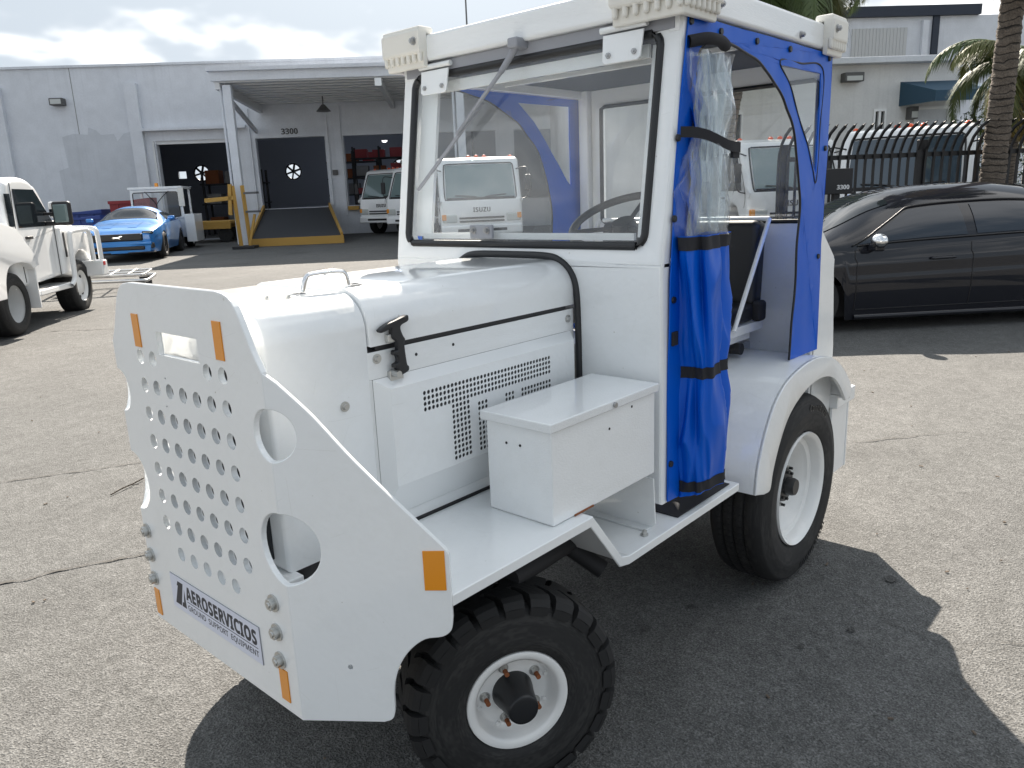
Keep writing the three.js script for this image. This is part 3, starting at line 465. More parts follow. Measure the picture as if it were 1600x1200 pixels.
{ // vinyl curtains
  const { TessellateModifier } = await import('three/addons/modifiers/TessellateModifier.js');
  const edge = [[1.955, 0.6], [1.96, 1.2], [1.985, 1.6], [2.0, 1.8], [2.03, 1.868], [2.111, 1.893], [2.2, 1.893], [2.291, 1.879], [2.38, 1.862], [2.474, 1.822], [2.55, 1.785], [2.607, 1.735], [2.65, 1.70], [2.684, 1.655], [2.715, 1.58], [2.735, 1.51], [2.752, 1.44], [2.754, 1.382], [2.744, 1.27], [2.748, 1.134], [2.732, 1.02], [2.728, 0.872]];
  const op = smooth(edge, 110);
  for (const sg of [1, -1]) {
    const z = ZC + sg * 0.556;
    const o = shape([[1.868, 0.605], ...op.filter(() => true), [2.988, 0.868], [2.985, 1.942], [1.956, 1.942], [1.93, 1.80], [1.895, 1.5], [1.868, 1.25]]);
    const tri = smooth([[2.545, 1.868], [2.60, 1.80], [2.68, 1.70], [2.76, 1.60], [2.82, 1.56], [2.885, 1.53]], 20);
    const th = new THREE.Path(); [[2.545, 1.868], [2.64, 1.80], [2.73, 1.71], [2.81, 1.62], [2.86, 1.555], [2.889, 1.53], [2.887, 1.87]].forEach((p, i) => i ? th.lineTo(...p) : th.moveTo(...p)); o.holes.push(th);
    let g = ext(o, 0.004, 0, 6); g = new TessellateModifier(0.045, 7).modify(plain(g)); g = plain(g);
    const p = g.attributes.position; for (let i = 0; i < p.count; i++) { const x = p.getX(i), y = p.getY(i); p.setZ(i, p.getZ(i) + 0.011 * fbm(x * 5, y * 2.6, 3 + sg, 3)); }
    g.computeVertexNormals(); g = toCreasedNormals(g, 0.9).translate(0, 0, z);
    const zw = (x, y) => z + 0.011 * fbm(x * 5, y * 2.6, 3 + sg, 3) + (sg > 0 ? 0.004 : 0);
    const cu = tp('cab_curtain', g, M.blue, tug, 'blue vinyl side curtain with arched doorway');
    tp('zip', tube(op.map(q => V(q[0], q[1], zw(q[0], q[1]))), 0.0045, 5, 220), M.black, cu);
    tp('quarter_window', basis(new THREE.ShapeGeometry(shape([[2.535, 1.88], [2.73, 1.70], [2.85, 1.55], [2.897, 1.52], [2.897, 1.88]])), XA, YA, ZA, V(0, 0, z - 0.002)), M.vinyl, cu);
    tp('window_piping', tube([[2.535, 1.88], [2.62, 1.81], [2.71, 1.72], [2.79, 1.635], [2.85, 1.55], [2.897, 1.505], [2.9, 1.7], [2.9, 1.885], [2.7, 1.887]].map(q => V(q[0], q[1], zw(q[0], q[1]))), 0.003, 5, 120, true), M.black, cu);
    for (const [x, y] of [[1.965, 1.925], [2.13, 1.918], [2.36, 1.918], [2.6, 1.92], [2.95, 1.925], [2.955, 1.62], [2.955, 1.23], [1.885, 1.42], [1.905, 1.63], [1.882, 1.2], [1.88, 0.72]]) tp('snap', join(cyl(0.009, 0.010, 0.006, 12).rotateX(Math.PI / 2).translate(x, y, zw(x, y) + sg * 0.003)), M.black, cu);
    if (sg > 0) tp('strap_loop', bx(1.875, 1.905, 1.07, 1.11, zw(1.89, 1.09), zw(1.89, 1.09) + 0.006, 0.002), M.web, cu);
    if (sg < 0) tp('door_window', sheet((u, v) => V(1.95 + 0.81 * u, 0.7 + 1.2 * v, z + 0.01 * fbm(u * 4, v * 4, 8, 3)), 40, 40), M.vinyl, cu);
  }
  // left door rolled up and tied against the pillar
  const roll = sub(tug, 'rolled_door', 'blue vinyl door rolled forward and tied with straps');
  const zf = ZC + 0.585, fold = (a, y, sd, amp) => amp * ((fbm(Math.cos(a) * 1.3 + 4, y * 2.4 + 0.8 * Math.cos(a), Math.sin(a) * 1.3 + sd, 2) + (0.16 - Math.abs(nz(Math.cos(a) * 2 + 1.7 * y, y * 3.4, sd + Math.sin(a))))) * 2.2 + 0.3 * Math.sin(a * 5 + 6 * nz(0, y * 2, sd)));
  const pinch = (y) => 1 - 0.14 * Math.exp(-(((y - 0.985) / 0.06) ** 2)) - 0.08 * Math.exp(-(((y - 1.352) / 0.05) ** 2)) - 0.12 * Math.exp(-(((y - 0.636) / 0.05) ** 2));
  const cx = (y) => 2.005 + (1.37 - y) * 0.03, ring = (a, y, k, amp, sd) => { const q = pinch(y) * k, e = 1 + fold(a, y, sd, amp); const c = Math.cos(a), s = Math.sin(a); return V(cx(y) + Math.sign(c) * Math.abs(c) ** 0.7 * 0.108 * q * e, y, zf + Math.sign(s) * Math.abs(s) ** 0.8 * 0.05 * q * e); };
  tp('blue_roll', [sheet((u, v) => ring(u * 2 * Math.PI, 0.605 + 0.768 * v + 0.012 * Math.sin(u * 6.28) * (1 - v), 1, 0.26, 2), 120, 110)], M.blue, roll);
  for (const [y, h] of [[1.352, 0.036], [0.985, 0.034], [0.636, 0.034]]) tp('tie_band', sheet((u, v) => ring(u * 2 * Math.PI, y - h / 2 + h * v, 1.03, 0.26, 2), 120, 4), M.web, roll);
  const vr = (a, y, k, sd) => { const q = k * (1 - 0.25 * Math.exp(-(((y - 1.635) / 0.05) ** 2))), e = 1 + fold(a, y * 1.3, sd, 0.7), c = Math.cos(a), s = Math.sin(a); return V(2.03 + (1.85 - y) * -0.03 + Math.sign(c) * Math.abs(c) ** 0.7 * 0.088 * q * e, y, zf + s * 0.04 * q * e); };
  for (const [k, sd] of [[1, 5], [0.7, 8], [0.4, 11]]) tp('clear_roll', sheet((u, v) => vr(u * 2 * Math.PI, 1.368 + 0.48 * v, k, sd), 90, 70), M.vinyl, roll);
  tp('inner_blue', sheet((u, v) => V(1.955 + 0.05 * u + 0.02 * v + 0.012 * nz(u * 3, v * 5, 2), 1.37 + 0.47 * v, zf - 0.02 + 0.02 * nz(u * 4, v * 7, 4)), 8, 40), M.blue, roll);
  tp('top_roll', [tube([V(1.945, 1.872, zf - 0.02), V(1.99, 1.88, zf + 0.012), V(2.06, 1.882, zf + 0.01), V(2.115, 1.876, zf)], 0.016, 8)], M.web, roll);
  tp('strap', sheet((u, v) => V(1.895 + 0.2 * u, 1.658 - 0.045 * u - 0.028 * v + 0.006 * Math.sin(u * 7), zf - 0.012 + 0.075 * Math.sin(Math.min(1, u * 1.15) * Math.PI * 0.55)), 30, 3), M.web, roll);
  tp('strap_end', bx(2.06, 2.1, 1.575, 1.62, zf + 0.048, zf + 0.058, 0.003), M.web, roll);
}
{ // fenders
  const outer = [[2.333, 0.486], [2.345, 0.57], [2.374, 0.645], [2.412, 0.712], [2.464, 0.775], [2.535, 0.823], [2.62, 0.850], [2.74, 0.868], [2.856, 0.867], [2.97, 0.846], [3.07, 0.803], [3.16, 0.742], [3.225, 0.68], [3.222, 0.628]];
  const inner = [[3.17, 0.628], [3.09, 0.705], [3.0, 0.76], [2.88, 0.782], [2.76, 0.773], [2.65, 0.738], [2.57, 0.688], [2.51, 0.612], [2.468, 0.53], [2.45, 0.47], [2.40, 0.468]];
  const so = smooth(outer, 60), si = smooth(inner, 50);
  for (const sg of [1, -1]) {
    const zo = ZC + sg * 0.625, face = ext(shape([...so, ...si]), 0.014, 0.003, 4, 2).translate(0, 0, sg > 0 ? zo - 0.014 : zo);
    const off = so.map(([x, y]) => { const dx = x - 2.78, dy = y - 0.4, l = Math.hypot(dx, dy); return [x - dx / l * 0.01, y - dy / l * 0.01]; });
    const barrel = ext(shape([...so, ...off.reverse()]), 0.33, 0.002, 4, 1).translate(0, 0, sg > 0 ? zo - 0.333 : zo + 0.003);
    tp('fender', toCreasedNormals(join(face, barrel), 0.5), M.white, tug);
    tp('wheel_well', bx(2.30, 3.19, 0.42, 0.88, ZC + sg * 0.285, ZC + sg * 0.297, 0.003), M.interior, tug);
  }
  tp('rear_bumper', [bx(3.205, 3.42, 0.575, 0.635, ZC - 0.55, ZC + 0.58, 0.004), bx(3.385, 3.40, 0.27, 0.575, ZC - 0.55, ZC + 0.565, 0.003), bx(3.20, 3.385, 0.27, 0.575, ZC + 0.552, ZC + 0.562, 0.002)], M.white, tug);
  tp('chassis', [bx(0.79, 3.2, 0.42, 0.66, ZC + 0.12, ZC + 0.2, 0.006), bx(0.79, 3.2, 0.42, 0.66, ZC - 0.2, ZC - 0.12, 0.006), bx(1.0, 1.42, 0.655, 0.70, ZC - 0.53, ZC + 0.53, 0.004), bx(1.17, 1.31, 0.24, 0.36, ZC - 0.38, ZC + 0.38, 0.02), bx(1.2, 2.6, 0.30, 0.5, ZC - 0.14, ZC + 0.14, 0.04), bar(V(2.775, 0.365, ZC - 0.5), V(2.775, 0.365, ZC + 0.5), 0.07, 14), bar(V(1.30, 0.56, ZC + 0.44), V(1.60, 0.555, ZC + 0.42), 0.03, 12), bar(V(1.58, 0.53, ZC + 0.42), V(1.62, 0.47, ZC + 0.5), 0.026, 12), bar(V(1.05, 0.27, ZC - 0.4), V(1.05, 0.27, ZC + 0.4), 0.014)], M.frame, tug);
}
// wheels: axis along local z, outer face at +z
function flip(g) { const q = g.attributes; for (let i = 0; i < q.position.count; i += 3) for (const k of ['position', 'normal', 'uv']) { const a = q[k], n = a.itemSize; for (let c = 0; c < n; c++) { const t = a.array[(i + 1) * n + c]; a.array[(i + 1) * n + c] = a.array[(i + 2) * n + c]; a.array[(i + 2) * n + c] = t; } } return g; }
function wheelFront(parent) {
  const R = 0.277;
  const prof = [[0.128, 0.062], [0.14, 0.078], [0.158, 0.083], [0.165, 0.0805], [0.205, 0.079], [0.208, 0.076], [0.232, 0.074], [0.246, 0.064], [0.255, 0.045], [0.255, -0.045], [0.252, -0.064], [0.2, -0.078], [0.15, -0.08], [0.128, -0.06]];
  const base = new THREE.LatheGeometry(prof.map(p => new THREE.Vector2(p[0], p[1])), 72).rotateX(Math.PI / 2);
  const gs = [plain(base)], n = 24;
  for (const side of [1, -1]) for (let k = 0; k < n; k++) { // chevron lugs from shoulder to centre
    const a0 = (k + (side > 0 ? 0 : 0.5)) / n * 2 * Math.PI, wa = 2 * Math.PI / n * 0.76;
    const P = (t, s, r) => { const aa = a0 + (t - 0.5) * wa + 0.16 * (s < 0.45 ? 0 : (s - 0.45)) * 1.4, z = side * (0.079 - 0.083 * s); return V(Math.cos(aa) * r, Math.sin(aa) * r, z); };
    const S = [0, 0.12, 0.3, 0.6, 1], rt = [0.254, 0.27, R, R, R], rb = [0.232, 0.245, 0.25, 0.25, 0.25];
    const q = []; for (let i = 0; i < S.length - 1; i++) { const quad = (a, b, c, d) => q.push(a, b, c, a, c, d);
      for (let m = 0; m < 3; m++) { const t0 = m / 3, t1 = (m + 1) / 3; quad(P(t0, S[i], rt[i]), P(t1, S[i], rt[i]), P(t1, S[i + 1], rt[i + 1]), P(t0, S[i + 1], rt[i + 1])); }
      quad(P(0, S[i], rb[i]), P(0, S[i], rt[i]), P(0, S[i + 1], rt[i + 1]), P(0, S[i + 1], rb[i + 1])); quad(P(1, S[i], rb[i]), P(1, S[i + 1], rb[i + 1]), P(1, S[i + 1], rt[i + 1]), P(1, S[i], rt[i]));
      if (i === 0) quad(P(0, 0, rb[0]), P(1, 0, rb[0]), P(1, 0, rt[0]), P(0, 0, rt[0])); if (i === 3) quad(P(0, 1, rb[4]), P(1, 1, rb[4]), P(1, 1, rt[4]), P(0, 1, rt[4])); }
    const g = new THREE.BufferGeometry().setFromPoints(q); g.computeVertexNormals(); gs.push(plain(g));
  }
  part(parent, 'tyre', join(gs), M.rubber);
  const rp = [[0.0, 0.028], [0.088, 0.028], [0.098, 0.03], [0.104, 0.045], [0.108, 0.068], [0.116, 0.074], [0.131, 0.078], [0.134, 0.07], [0.126, 0.06], [0.124, -0.07], [0.0, -0.07]];
  part(parent, 'rim', new THREE.LatheGeometry(rp.map(p => new THREE.Vector2(p[0], p[1])), 64).rotateX(Math.PI / 2), M.rim);
  const hp = [[0, 0.118], [0.03, 0.118], [0.034, 0.114], [0.037, 0.116], [0.04, 0.108], [0.042, 0.09], [0.048, 0.055], [0.052, 0.04], [0.054, 0.028]];
  part(parent, 'hub_cap', new THREE.LatheGeometry(hp.map(p => new THREE.Vector2(p[0], p[1])), 40).rotateX(Math.PI / 2), M.rubberGloss);
  for (let k = 0; k < 5; k++) { const a = 0.62 + k * 2 * Math.PI / 5, x = Math.cos(a) * 0.074, y = Math.sin(a) * 0.074; part(parent, 'lug_nut', join(cyl(0.0135, 0.0135, 0.003, 14).rotateX(Math.PI / 2).translate(x, y, 0.030), cyl(0.0085, 0.0105, 0.013, 6).rotateX(Math.PI / 2).translate(x, y, 0.038)), M.zinc); part(parent, 'wheel_stud', cyl(0.0065, 0.0065, 0.02, 8).rotateX(Math.PI / 2).translate(x, y, 0.052), M.rust); }
  for (let k = 0; k < 8; k++) { const a = 0.3 + k * Math.PI / 4, x = Math.cos(a) * 0.094, y = Math.sin(a) * 0.094; part(parent, 'rim_bolt', cyl(0.006, 0.007, 0.006, 6).rotateX(Math.PI / 2).translate(x, y, 0.031), M.rim); }
}
function wheelRear(parent) {
  const R = 0.366, w = 0.11, tr = []; // outer face near z = 0
  const prof = [[0.216, -0.035], [0.222, -0.018], [0.235, -0.008], [0.262, -0.002], [0.29, 0.0], [0.297, 0.002], [0.302, 0.0], [0.325, -0.004], [0.338, -0.012], [0.345, -0.010], [0.353, -0.016], [0.361, -0.03], [R, -0.045]];
  const gr = (z) => prof.push([R, z + 0.006], [R - 0.012, z + 0.004], [R - 0.012, z - 0.004], [R, z - 0.006]);
  for (const z of [-0.075, -0.115, -0.155]) gr(z); prof.push([R, -0.185], [0.361, -0.2], [0.34, -0.215], [0.29, -0.226], [0.23, -0.21], [0.216, -0.19]);
  part(parent, 'tyre', new THREE.LatheGeometry(prof.map(p => new THREE.Vector2(p[0], p[1])), 110).rotateX(Math.PI / 2), M.rubber);
  const sip = []; for (let k = 0; k < 90; k++) for (const z of [-0.065, -0.085, -0.105, -0.125, -0.145, -0.165]) { const a = (k + (z * 500 % 2 ? 0.5 : 0)) / 90 * 2 * Math.PI; sip.push(new THREE.BoxGeometry(0.003, 0.002, 0.012).translate(0, R + 0.0002, z).rotateZ(a)); }
  part(parent, 'tread_sipes', join(sip), M.black);
  // raised sidewall lettering
  const word = (txt, r, mid, size, dir) => { const out = []; let w = 0; const L = [...txt].map(ch => { const g = new TextGeometry(ch, { font, size, depth: 0.002, curveSegments: 3, bevelEnabled: false }); g.computeBoundingBox(); const adv = font.data.glyphs[ch].ha * size / font.data.resolution; const o = { g, adv, at: w }; w += adv * 1.05; return o; }); for (const l of L) { const a = mid - dir * (l.at + l.adv / 2 - w / 2) / r; l.g.translate(-l.adv / 2, 0, 0); if (dir > 0) l.g.translate(0, r, 0).rotateZ(a - Math.PI / 2); else l.g.translate(0, -r - size, 0).rotateZ(a + Math.PI / 2); out.push(l.g); } return join(out).translate(0, 0, -0.0015); };
  part(parent, 'sidewall_lettering', [word('ContiRV20', 0.302, 1.2, 0.026, 1), word('Continental', 0.302, -1.15, 0.03, -1)], M.rubberGloss);
  const rp = [[0, -0.115], [0.135, -0.115], [0.14, -0.108], [0.148, -0.085], [0.17, -0.07], [0.176, -0.055], [0.196, -0.05], [0.2, -0.02], [0.207, -0.012], [0.218, -0.004], [0.221, -0.012], [0.214, -0.03], [0.205, -0.04], [0.205, -0.19], [0.0, -0.19]];
  part(parent, 'rim', toCreasedNormals(new THREE.LatheGeometry(rp.map(p => new THREE.Vector2(p[0], p[1])), 90).rotateX(Math.PI / 2), 0.7), M.rim);
  const hp = [[0, -0.03], [0.03, -0.03], [0.034, -0.04], [0.036, -0.065], [0.062, -0.068], [0.07, -0.09], [0.074, -0.115]];
  part(parent, 'hub_cap', toCreasedNormals(join(new THREE.LatheGeometry(hp.map(p => new THREE.Vector2(p[0], p[1])), 32).rotateX(Math.PI / 2), [...Array(8)].map((_, k) => cyl(0.006, 0.006, 0.01, 6).rotateX(Math.PI / 2).translate(Math.cos(k * 0.785) * 0.054, Math.sin(k * 0.785) * 0.054, -0.064))), 0.6), M.rubberGloss);
  for (let k = 0; k < 8; k++) { const a = 0.35 + k * Math.PI / 4, x = Math.cos(a) * 0.105, y = Math.sin(a) * 0.105; part(parent, 'lug_nut', join(cyl(0.013, 0.013, 0.003, 12).rotateX(Math.PI / 2).translate(x, y, -0.113), cyl(0.0085, 0.010, 0.014, 6).rotateX(Math.PI / 2).translate(x, y, -0.105)), M.zinc); part(parent, 'wheel_stud', cyl(0.006, 0.006, 0.014, 8).rotateX(Math.PI / 2).translate(x, y, -0.092), M.black); }
}
{
  const put = (fn, x, y, z, ry) => { const w = sub(tug, 'wheel'); fn(w); w.position.set(x - TB.x, y, z - TB.z); w.rotation.y = ry; };
  put(wheelFront, 1.268, 0.278, ZC + 0.45, -0.513); put(wheelFront, 1.268, 0.278, ZC - 0.45, Math.PI - 0.513);
  put(wheelRear, 2.778, 0.365, ZC + 0.618, 0); put(wheelRear, 2.778, 0.365, ZC - 0.618, Math.PI);
}
// ---------- buildings ----------
function building(name, label, sc, D) { // local x = s - sc, z = D - (distance)
  const o = thing(name, label, 'building', yard(sc, D, 0), PHI);
  const f = { x: sc, y: 0, z: -D };
  f.box = (s0, s1, y0, y1, D0, D1, r = 0) => uvBox(bx(s0, s1, y0, y1, -D1, -D0, r), 0.33);
  f.add = (name, g, m, parent = o, label) => part(parent, name, g, m, f, label);
  f.pt = (s, y, D2) => V(s, y, -D2); f.o = o;
  return f;
}
{
  const W = building('warehouse', 'long white warehouse with loading doors under a canopy', -6, 30);
  const DR = [[-10.58, -7.93, 0.3, 3.9], [-7.05, -4.56, 1.36, 3.87], [-3.89, -1.43, 1.36, 3.86], [-0.75, 1.72, 1.36, 3.86], [2.4, 4.9, 1.36, 3.86]];
  const ws = shape([[-60, -0.2], [6.4, -0.2], [6.4, 6.45], [-60, 6.45]]);
  DR.forEach(d => ws.holes.push(rectHole(d[0], d[1], d[2], d[3])));
  W.add('wall', uvBox(ext(ws, 0.3).translate(0, 0, -30.3), 0.33), M.wall);
  W.add('parapet_cap', W.box(-60, 6.45, 6.45, 6.53, 29.93, 30.4), M.wall);
  for (const s of [-11.36, -16.0, -20.6]) W.add('pilaster', W.box(s, s + 0.42, 0, 5.86, 29.82, 30), M.wall);
  W.add('door_ledge', W.box(-10.94, -7.3, 4.24, 4.33, 29.75, 30), M.wall);
  W.add('door_head', W.box(-10.58, -7.93, 3.78, 3.9, 30.05, 30.2), M.soffit);
  W.add('repaint_patch', uvBox(ext(shape([[-14.0, 0.3], [-14.1, 3.0], [-13.75, 3.1], [-13.8, 4.15], [-13.4, 4.25], [-12.9, 4.2], [-12.85, 4.45], [-12.6, 4.35], [-12.45, 4.18], [-12.0, 4.2], [-11.9, 3.95], [-11.65, 4.2], [-11.4, 4.25], [-11.4, 0.3]]), 0.006).translate(0, 0, -29.994), 0.33), M.patch);
  for (const s of [-13.2, -18.3, -23, -28]) W.add('wall_joint', W.box(s, s + 0.02, 0.2, 6.45, 29.992, 30), M.concrete);
  for (const s of [-10.7, -7.86]) W.add('door_track', W.box(s, s + 0.07, 0.3, 3.9, 29.94, 30), M.soffit);
  // interior
  const fanS = [[-9.28, 3.36], [-14.55, 3.46], [-3.0, 3.4]];
  const back = shape([[-30, 0], [6.2, 0], [6.2, 6.2], [-30, 6.2]]); fanS.forEach(([s, y]) => back.holes.push(hole(s, y, 0.44))); back.holes.push(rectHole(-15.9, -15.45, 3.2, 3.6));
  W.add('back_wall', ext(back, 0.2, 0, 24).translate(0, 0, -48.2), M.inside);
  W.add('interior_wall', [W.box(-30.2, -30, 0, 6.2, 30.3, 48), W.box(6.0, 6.2, 0, 6.2, 30.3, 48)], M.inside);
  W.add('interior_ceiling', W.box(-30.2, 6.2, 6.2, 6.4, 30.25, 48.2), M.inside);
  W.add('dock_floor', W.box(-7.4, 6.0, 0, 1.35, 30.3, 48), M.inside); W.add('low_floor', W.box(-30, -7.4, 0.2, 0.34, 30.3, 48), M.inside);
  fanS.forEach(([s, y], q) => { const gsv = [new THREE.TorusGeometry(0.44, 0.04, 6, 32).translate(s, y, -48), cyl(0.09, 0.09, 0.12, 12).rotateX(Math.PI / 2).translate(s, y, -48)]; const f = W.add('exhaust_fan', join(gsv), M.black); for (let k = 0; k < 6; k++) W.add('fan_blade', new THREE.BoxGeometry(0.42, 0.14, 0.01).rotateX(0.7).translate(0.22, 0, 0).rotateZ(k * Math.PI / 3 + 0.3 + q).translate(s, y, -48), M.black, f); });
  for (const [s, y, D] of [[-5.95, 4.9, 36], [-5.9, 4.9, 40], [-5.95, 4.9, 44], [-2.2, 4.7, 36], [-2.9, 4.8, 40], [-3.5, 4.6, 44], [-1.8, 5.1, 38], [-9.2, 5.0, 35], [-9.4, 5.0, 41]]) { const lm = W.add('ceiling_lamp', cyl(0.16, 0.12, 0.08, 12).translate(s, y, -D), M.glow); const pl = new THREE.PointLight(0xdfeaff, 0.3); pl.position.set(s + 6, y - 0.12, 30 - D); pl.castShadow = true; pl.shadow.radius = 6; pl.name = 'lamp_light'; W.o.add(pl); }
  // canopy
  const cs0 = -6.9, cs1 = 6.3;
  const can = sub(W.o, 'canopy');
  W.add('fascia', [W.box(cs0, cs1, 5.1, 5.36, 24.7, 24.78), W.box(cs0 - 0.08, cs1 + 0.08, 5.36, 5.46, 24.58, 24.82)], M.wall, can);
  W.add('roof_deck', [W.box(cs0, cs1, 5.28, 5.34, 24.78, 30)], M.wall, can);
  for (let k = 0; k < 20; k++) { const D0 = 24.8 + k * 0.26; W.add('soffit_panel', W.box(cs0 + 0.05, cs1 - 0.05, 5.06 - k * 0.004 + (k % 2) * 0.035, 5.11 - k * 0.004 + (k % 2) * 0.035, D0, D0 + 0.262), M.soffit, can); }
  for (const s of [-6.75, -2.0, 0.35, 4.6]) W.add('canopy_beam', beam(W.pt(s, 5.0, 24.8), W.pt(s, 4.86, 30), 0.14, 0.24), M.soffit, can);
  W.add('brace', beam(W.pt(-6.72, 4.95, 24.9), W.pt(-6.95, 4.1, 29.9), 0.1, 0.14), M.wall, can);
  W.add('fitting', W.box(-2.12, -1.92, 4.82, 5.04, 24.62, 24.7), M.white, can);
  for (const s of [-6.5, 0.38]) { const p = W.add('canopy_post', W.box(s - 0.12, s + 0.12, gh(24.9), 5.0, 24.8, 25.04, 0.01), M.wall, can); W.add('downpipe', bar(W.pt(s - 0.2, 0.35, 24.9), W.pt(s - 0.2, 4.95, 24.9), 0.04), M.wall, can); }
  W.add('hanging_lamp', join(cyl(0.05, 0.25, 0.22, 16).translate(-4.2, 4.62, -28), bar(W.pt(-4.2, 4.7, 28), W.pt(-4.2, 5.0, 28), 0.02)), M.lampGrey, can);
  // number over the door
  const tx = new TextGeometry('3300', { font, size: 0.2, depth: 0.02, curveSegments: 3 }); tx.computeBoundingBox(); tx.translate(-6.1, 3.98, -30.0 + 0.001); W.add('house_number', tx, M.lampGrey, W.o, 'dark numerals 3300 above the loading door');
  W.add('junction_box', W.box(-4.36, -4.18, 2.48, 2.66, 29.9, 30), M.lampGrey);
  const fl = W.add('wall_lamp', W.box(-13.92, -13.46, 5.2, 5.44, 29.7, 30, 0.02), M.lampGrey); W.add('lamp_lens', W.box(-13.87, -13.51, 5.24, 5.4, 29.69, 29.71), M.lensGlass, fl);
  for (const [s0, s1] of [[-4.5, -4.42], [-4.02, -3.94], [-7.3, -7.2]]) W.add('conduit', W.box(s0, s1, 1.0, 4.9, 29.93, 30), M.wall);
  W.add('door_bumper', W.box(-3.9, -3.5, 1.2, 1.34, 29.8, 30), M.yellow); W.add('door_bumper', W.box(-1.8, -1.45, 1.2, 1.34, 29.8, 30), M.yellow);
}
{ // steel dock ramp
  const b = yard(-5.4, 27.4), R = thing('dock_ramp', 'dark steel loading ramp with yellow side rails leading up to the door', 'ramp', b, PHI);
  const f = { x: -5.4, y: b.y, z: -27.4 }, P = (s, y, D) => V(s, y, -D), A = [-7.0, -4.6, 29.95, 1.34], B = [-6.3, -3.5, 24.75, 0.5];
  part(R, 'deck', sheet((u, v) => P(THREE.MathUtils.lerp(B[0] + (B[1] - B[0]) * u, A[0] + (A[1] - A[0]) * u, v), THREE.MathUtils.lerp(B[3], A[3], v), THREE.MathUtils.lerp(B[2], A[2], v)), 1, 1), M.rampDeck, f);
  part(R, 'side_rail', beam(P(A[0], A[3] + 0.06, A[2]), P(B[0], B[3] - 0.02, B[2]), 0.07, 0.2), M.yellow, f); part(R, 'side_rail', beam(P(A[1], A[3] + 0.06, A[2]), P(B[1], B[3] - 0.02, B[2]), 0.07, 0.2), M.yellow, f);
  part(R, 'front_edge', beam(P(B[0] - 0.05, 0.38, B[2]), P(B[1] + 0.05, 0.38, B[2]), 0.1, 0.24), M.yellow, f);
  for (const s of [-6.7, -4.2]) part(R, 'leg', beam(P(s, 0.3, 27.5), P(s, 0.9, 27.5), 0.15, 0.15), M.frame, f);
}
{ // yellow lift frame by the post
  const b = yard(-6.35, 24.3), R = thing('lift_frame', 'yellow steel lifting frame with forks leaning beside the canopy post', 'lift', b, PHI), P = (s, y, D) => V(s + 6.35, y, 24.3 - D);
  for (const s of [-6.48, -6.2]) part(R, 'upright', beam(P(s, 0, 24.3), P(s - 0.08, 1.85, 24.4), 0.09, 0.09), M.yellow);
  part(R, 'cross_arm', beam(P(-7.4, 1.45, 24.35), P(-6.55, 1.5, 24.35), 0.1, 0.12), M.yellow); part(R, 'cross_arm', beam(P(-6.7, 1.0, 24.35), P(-6.62, 1.9, 24.35), 0.1, 0.1), M.yellow);
  for (const y of [1.62, 1.08]) part(R, 'fork', beam(P(-6.2, y, 24.3), P(-5.75, y, 24.0), 0.1, 0.06), M.lampGrey);
  part(R, 'base', bx(-0.3, 0.35, 0, 0.08, -0.2, 0.4, 0.01), M.frame); part(R, 'stay', beam(P(-6.2, 0.1, 24.2), P(-5.95, 1.0, 24.2), 0.07, 0.07), M.yellow);
}
{ // flat cart and racking in the first doorway
  const b = yard(-8.6, 28.6), R = thing('flat_cart', 'yellow flat cart parked in the first warehouse doorway', 'cart', b, PHI);
  part(R, 'deck', bx(-0.9, 0.9, 0.62, 0.72, -0.8, 0.8, 0.01), M.yellow); part(R, 'side_beam', bx(-0.9, 0.9, 0.45, 0.62, 0.72, 0.8, 0.01), M.yellow); part(R, 'side_beam', bx(-0.9, 0.9, 0.45, 0.62, -0.8, -0.72, 0.01), M.yellow);
  for (const x of [-0.65, 0.65]) for (const z of [-0.6, 0.6]) part(R, 'wheel', cyl(0.24, 0.24, 0.14, 18).rotateX(Math.PI / 2).translate(x, 0.24, z), M.rubber);
  for (const [s, D, y0, lb] of [[-9.0, 34, 0.34, 'rack stacked with rusty crates inside the first warehouse doorway'], [-4.9, 41, 1.35, 'dim rack with crates deep inside the ramp doorway'], [-3.3, 38, 1.35, 'dim rack with crates inside the doorway above the dock trucks']]) {
  const b2 = yard(s, D, y0), K = thing('storage_rack', lb, 'rack', b2, PHI, 'storage racks inside the warehouse');
  for (const x of [-1.2, 0, 1.2]) for (const z of [-0.4, 0.4]) part(K, 'upright', bx(x - 0.04, x + 0.04, 0, 2.6, z - 0.04, z + 0.04, 0), M.frame);
  for (const y of [0.5, 1.3, 2.1]) { part(K, 'shelf', bx(-1.3, 1.3, y - 0.05, y, -0.5, 0.5, 0), M.frame); for (let k = 0; k < 3; k++) part(K, 'crate', bx(-1.1 + k * 0.8, -0.55 + k * 0.8, y, y + rr(0.25, 0.55), -0.35, 0.35, 0.01), [M.rust, M.concrete, M.redBin][Math.floor(rnd() * 3)]); } }
}
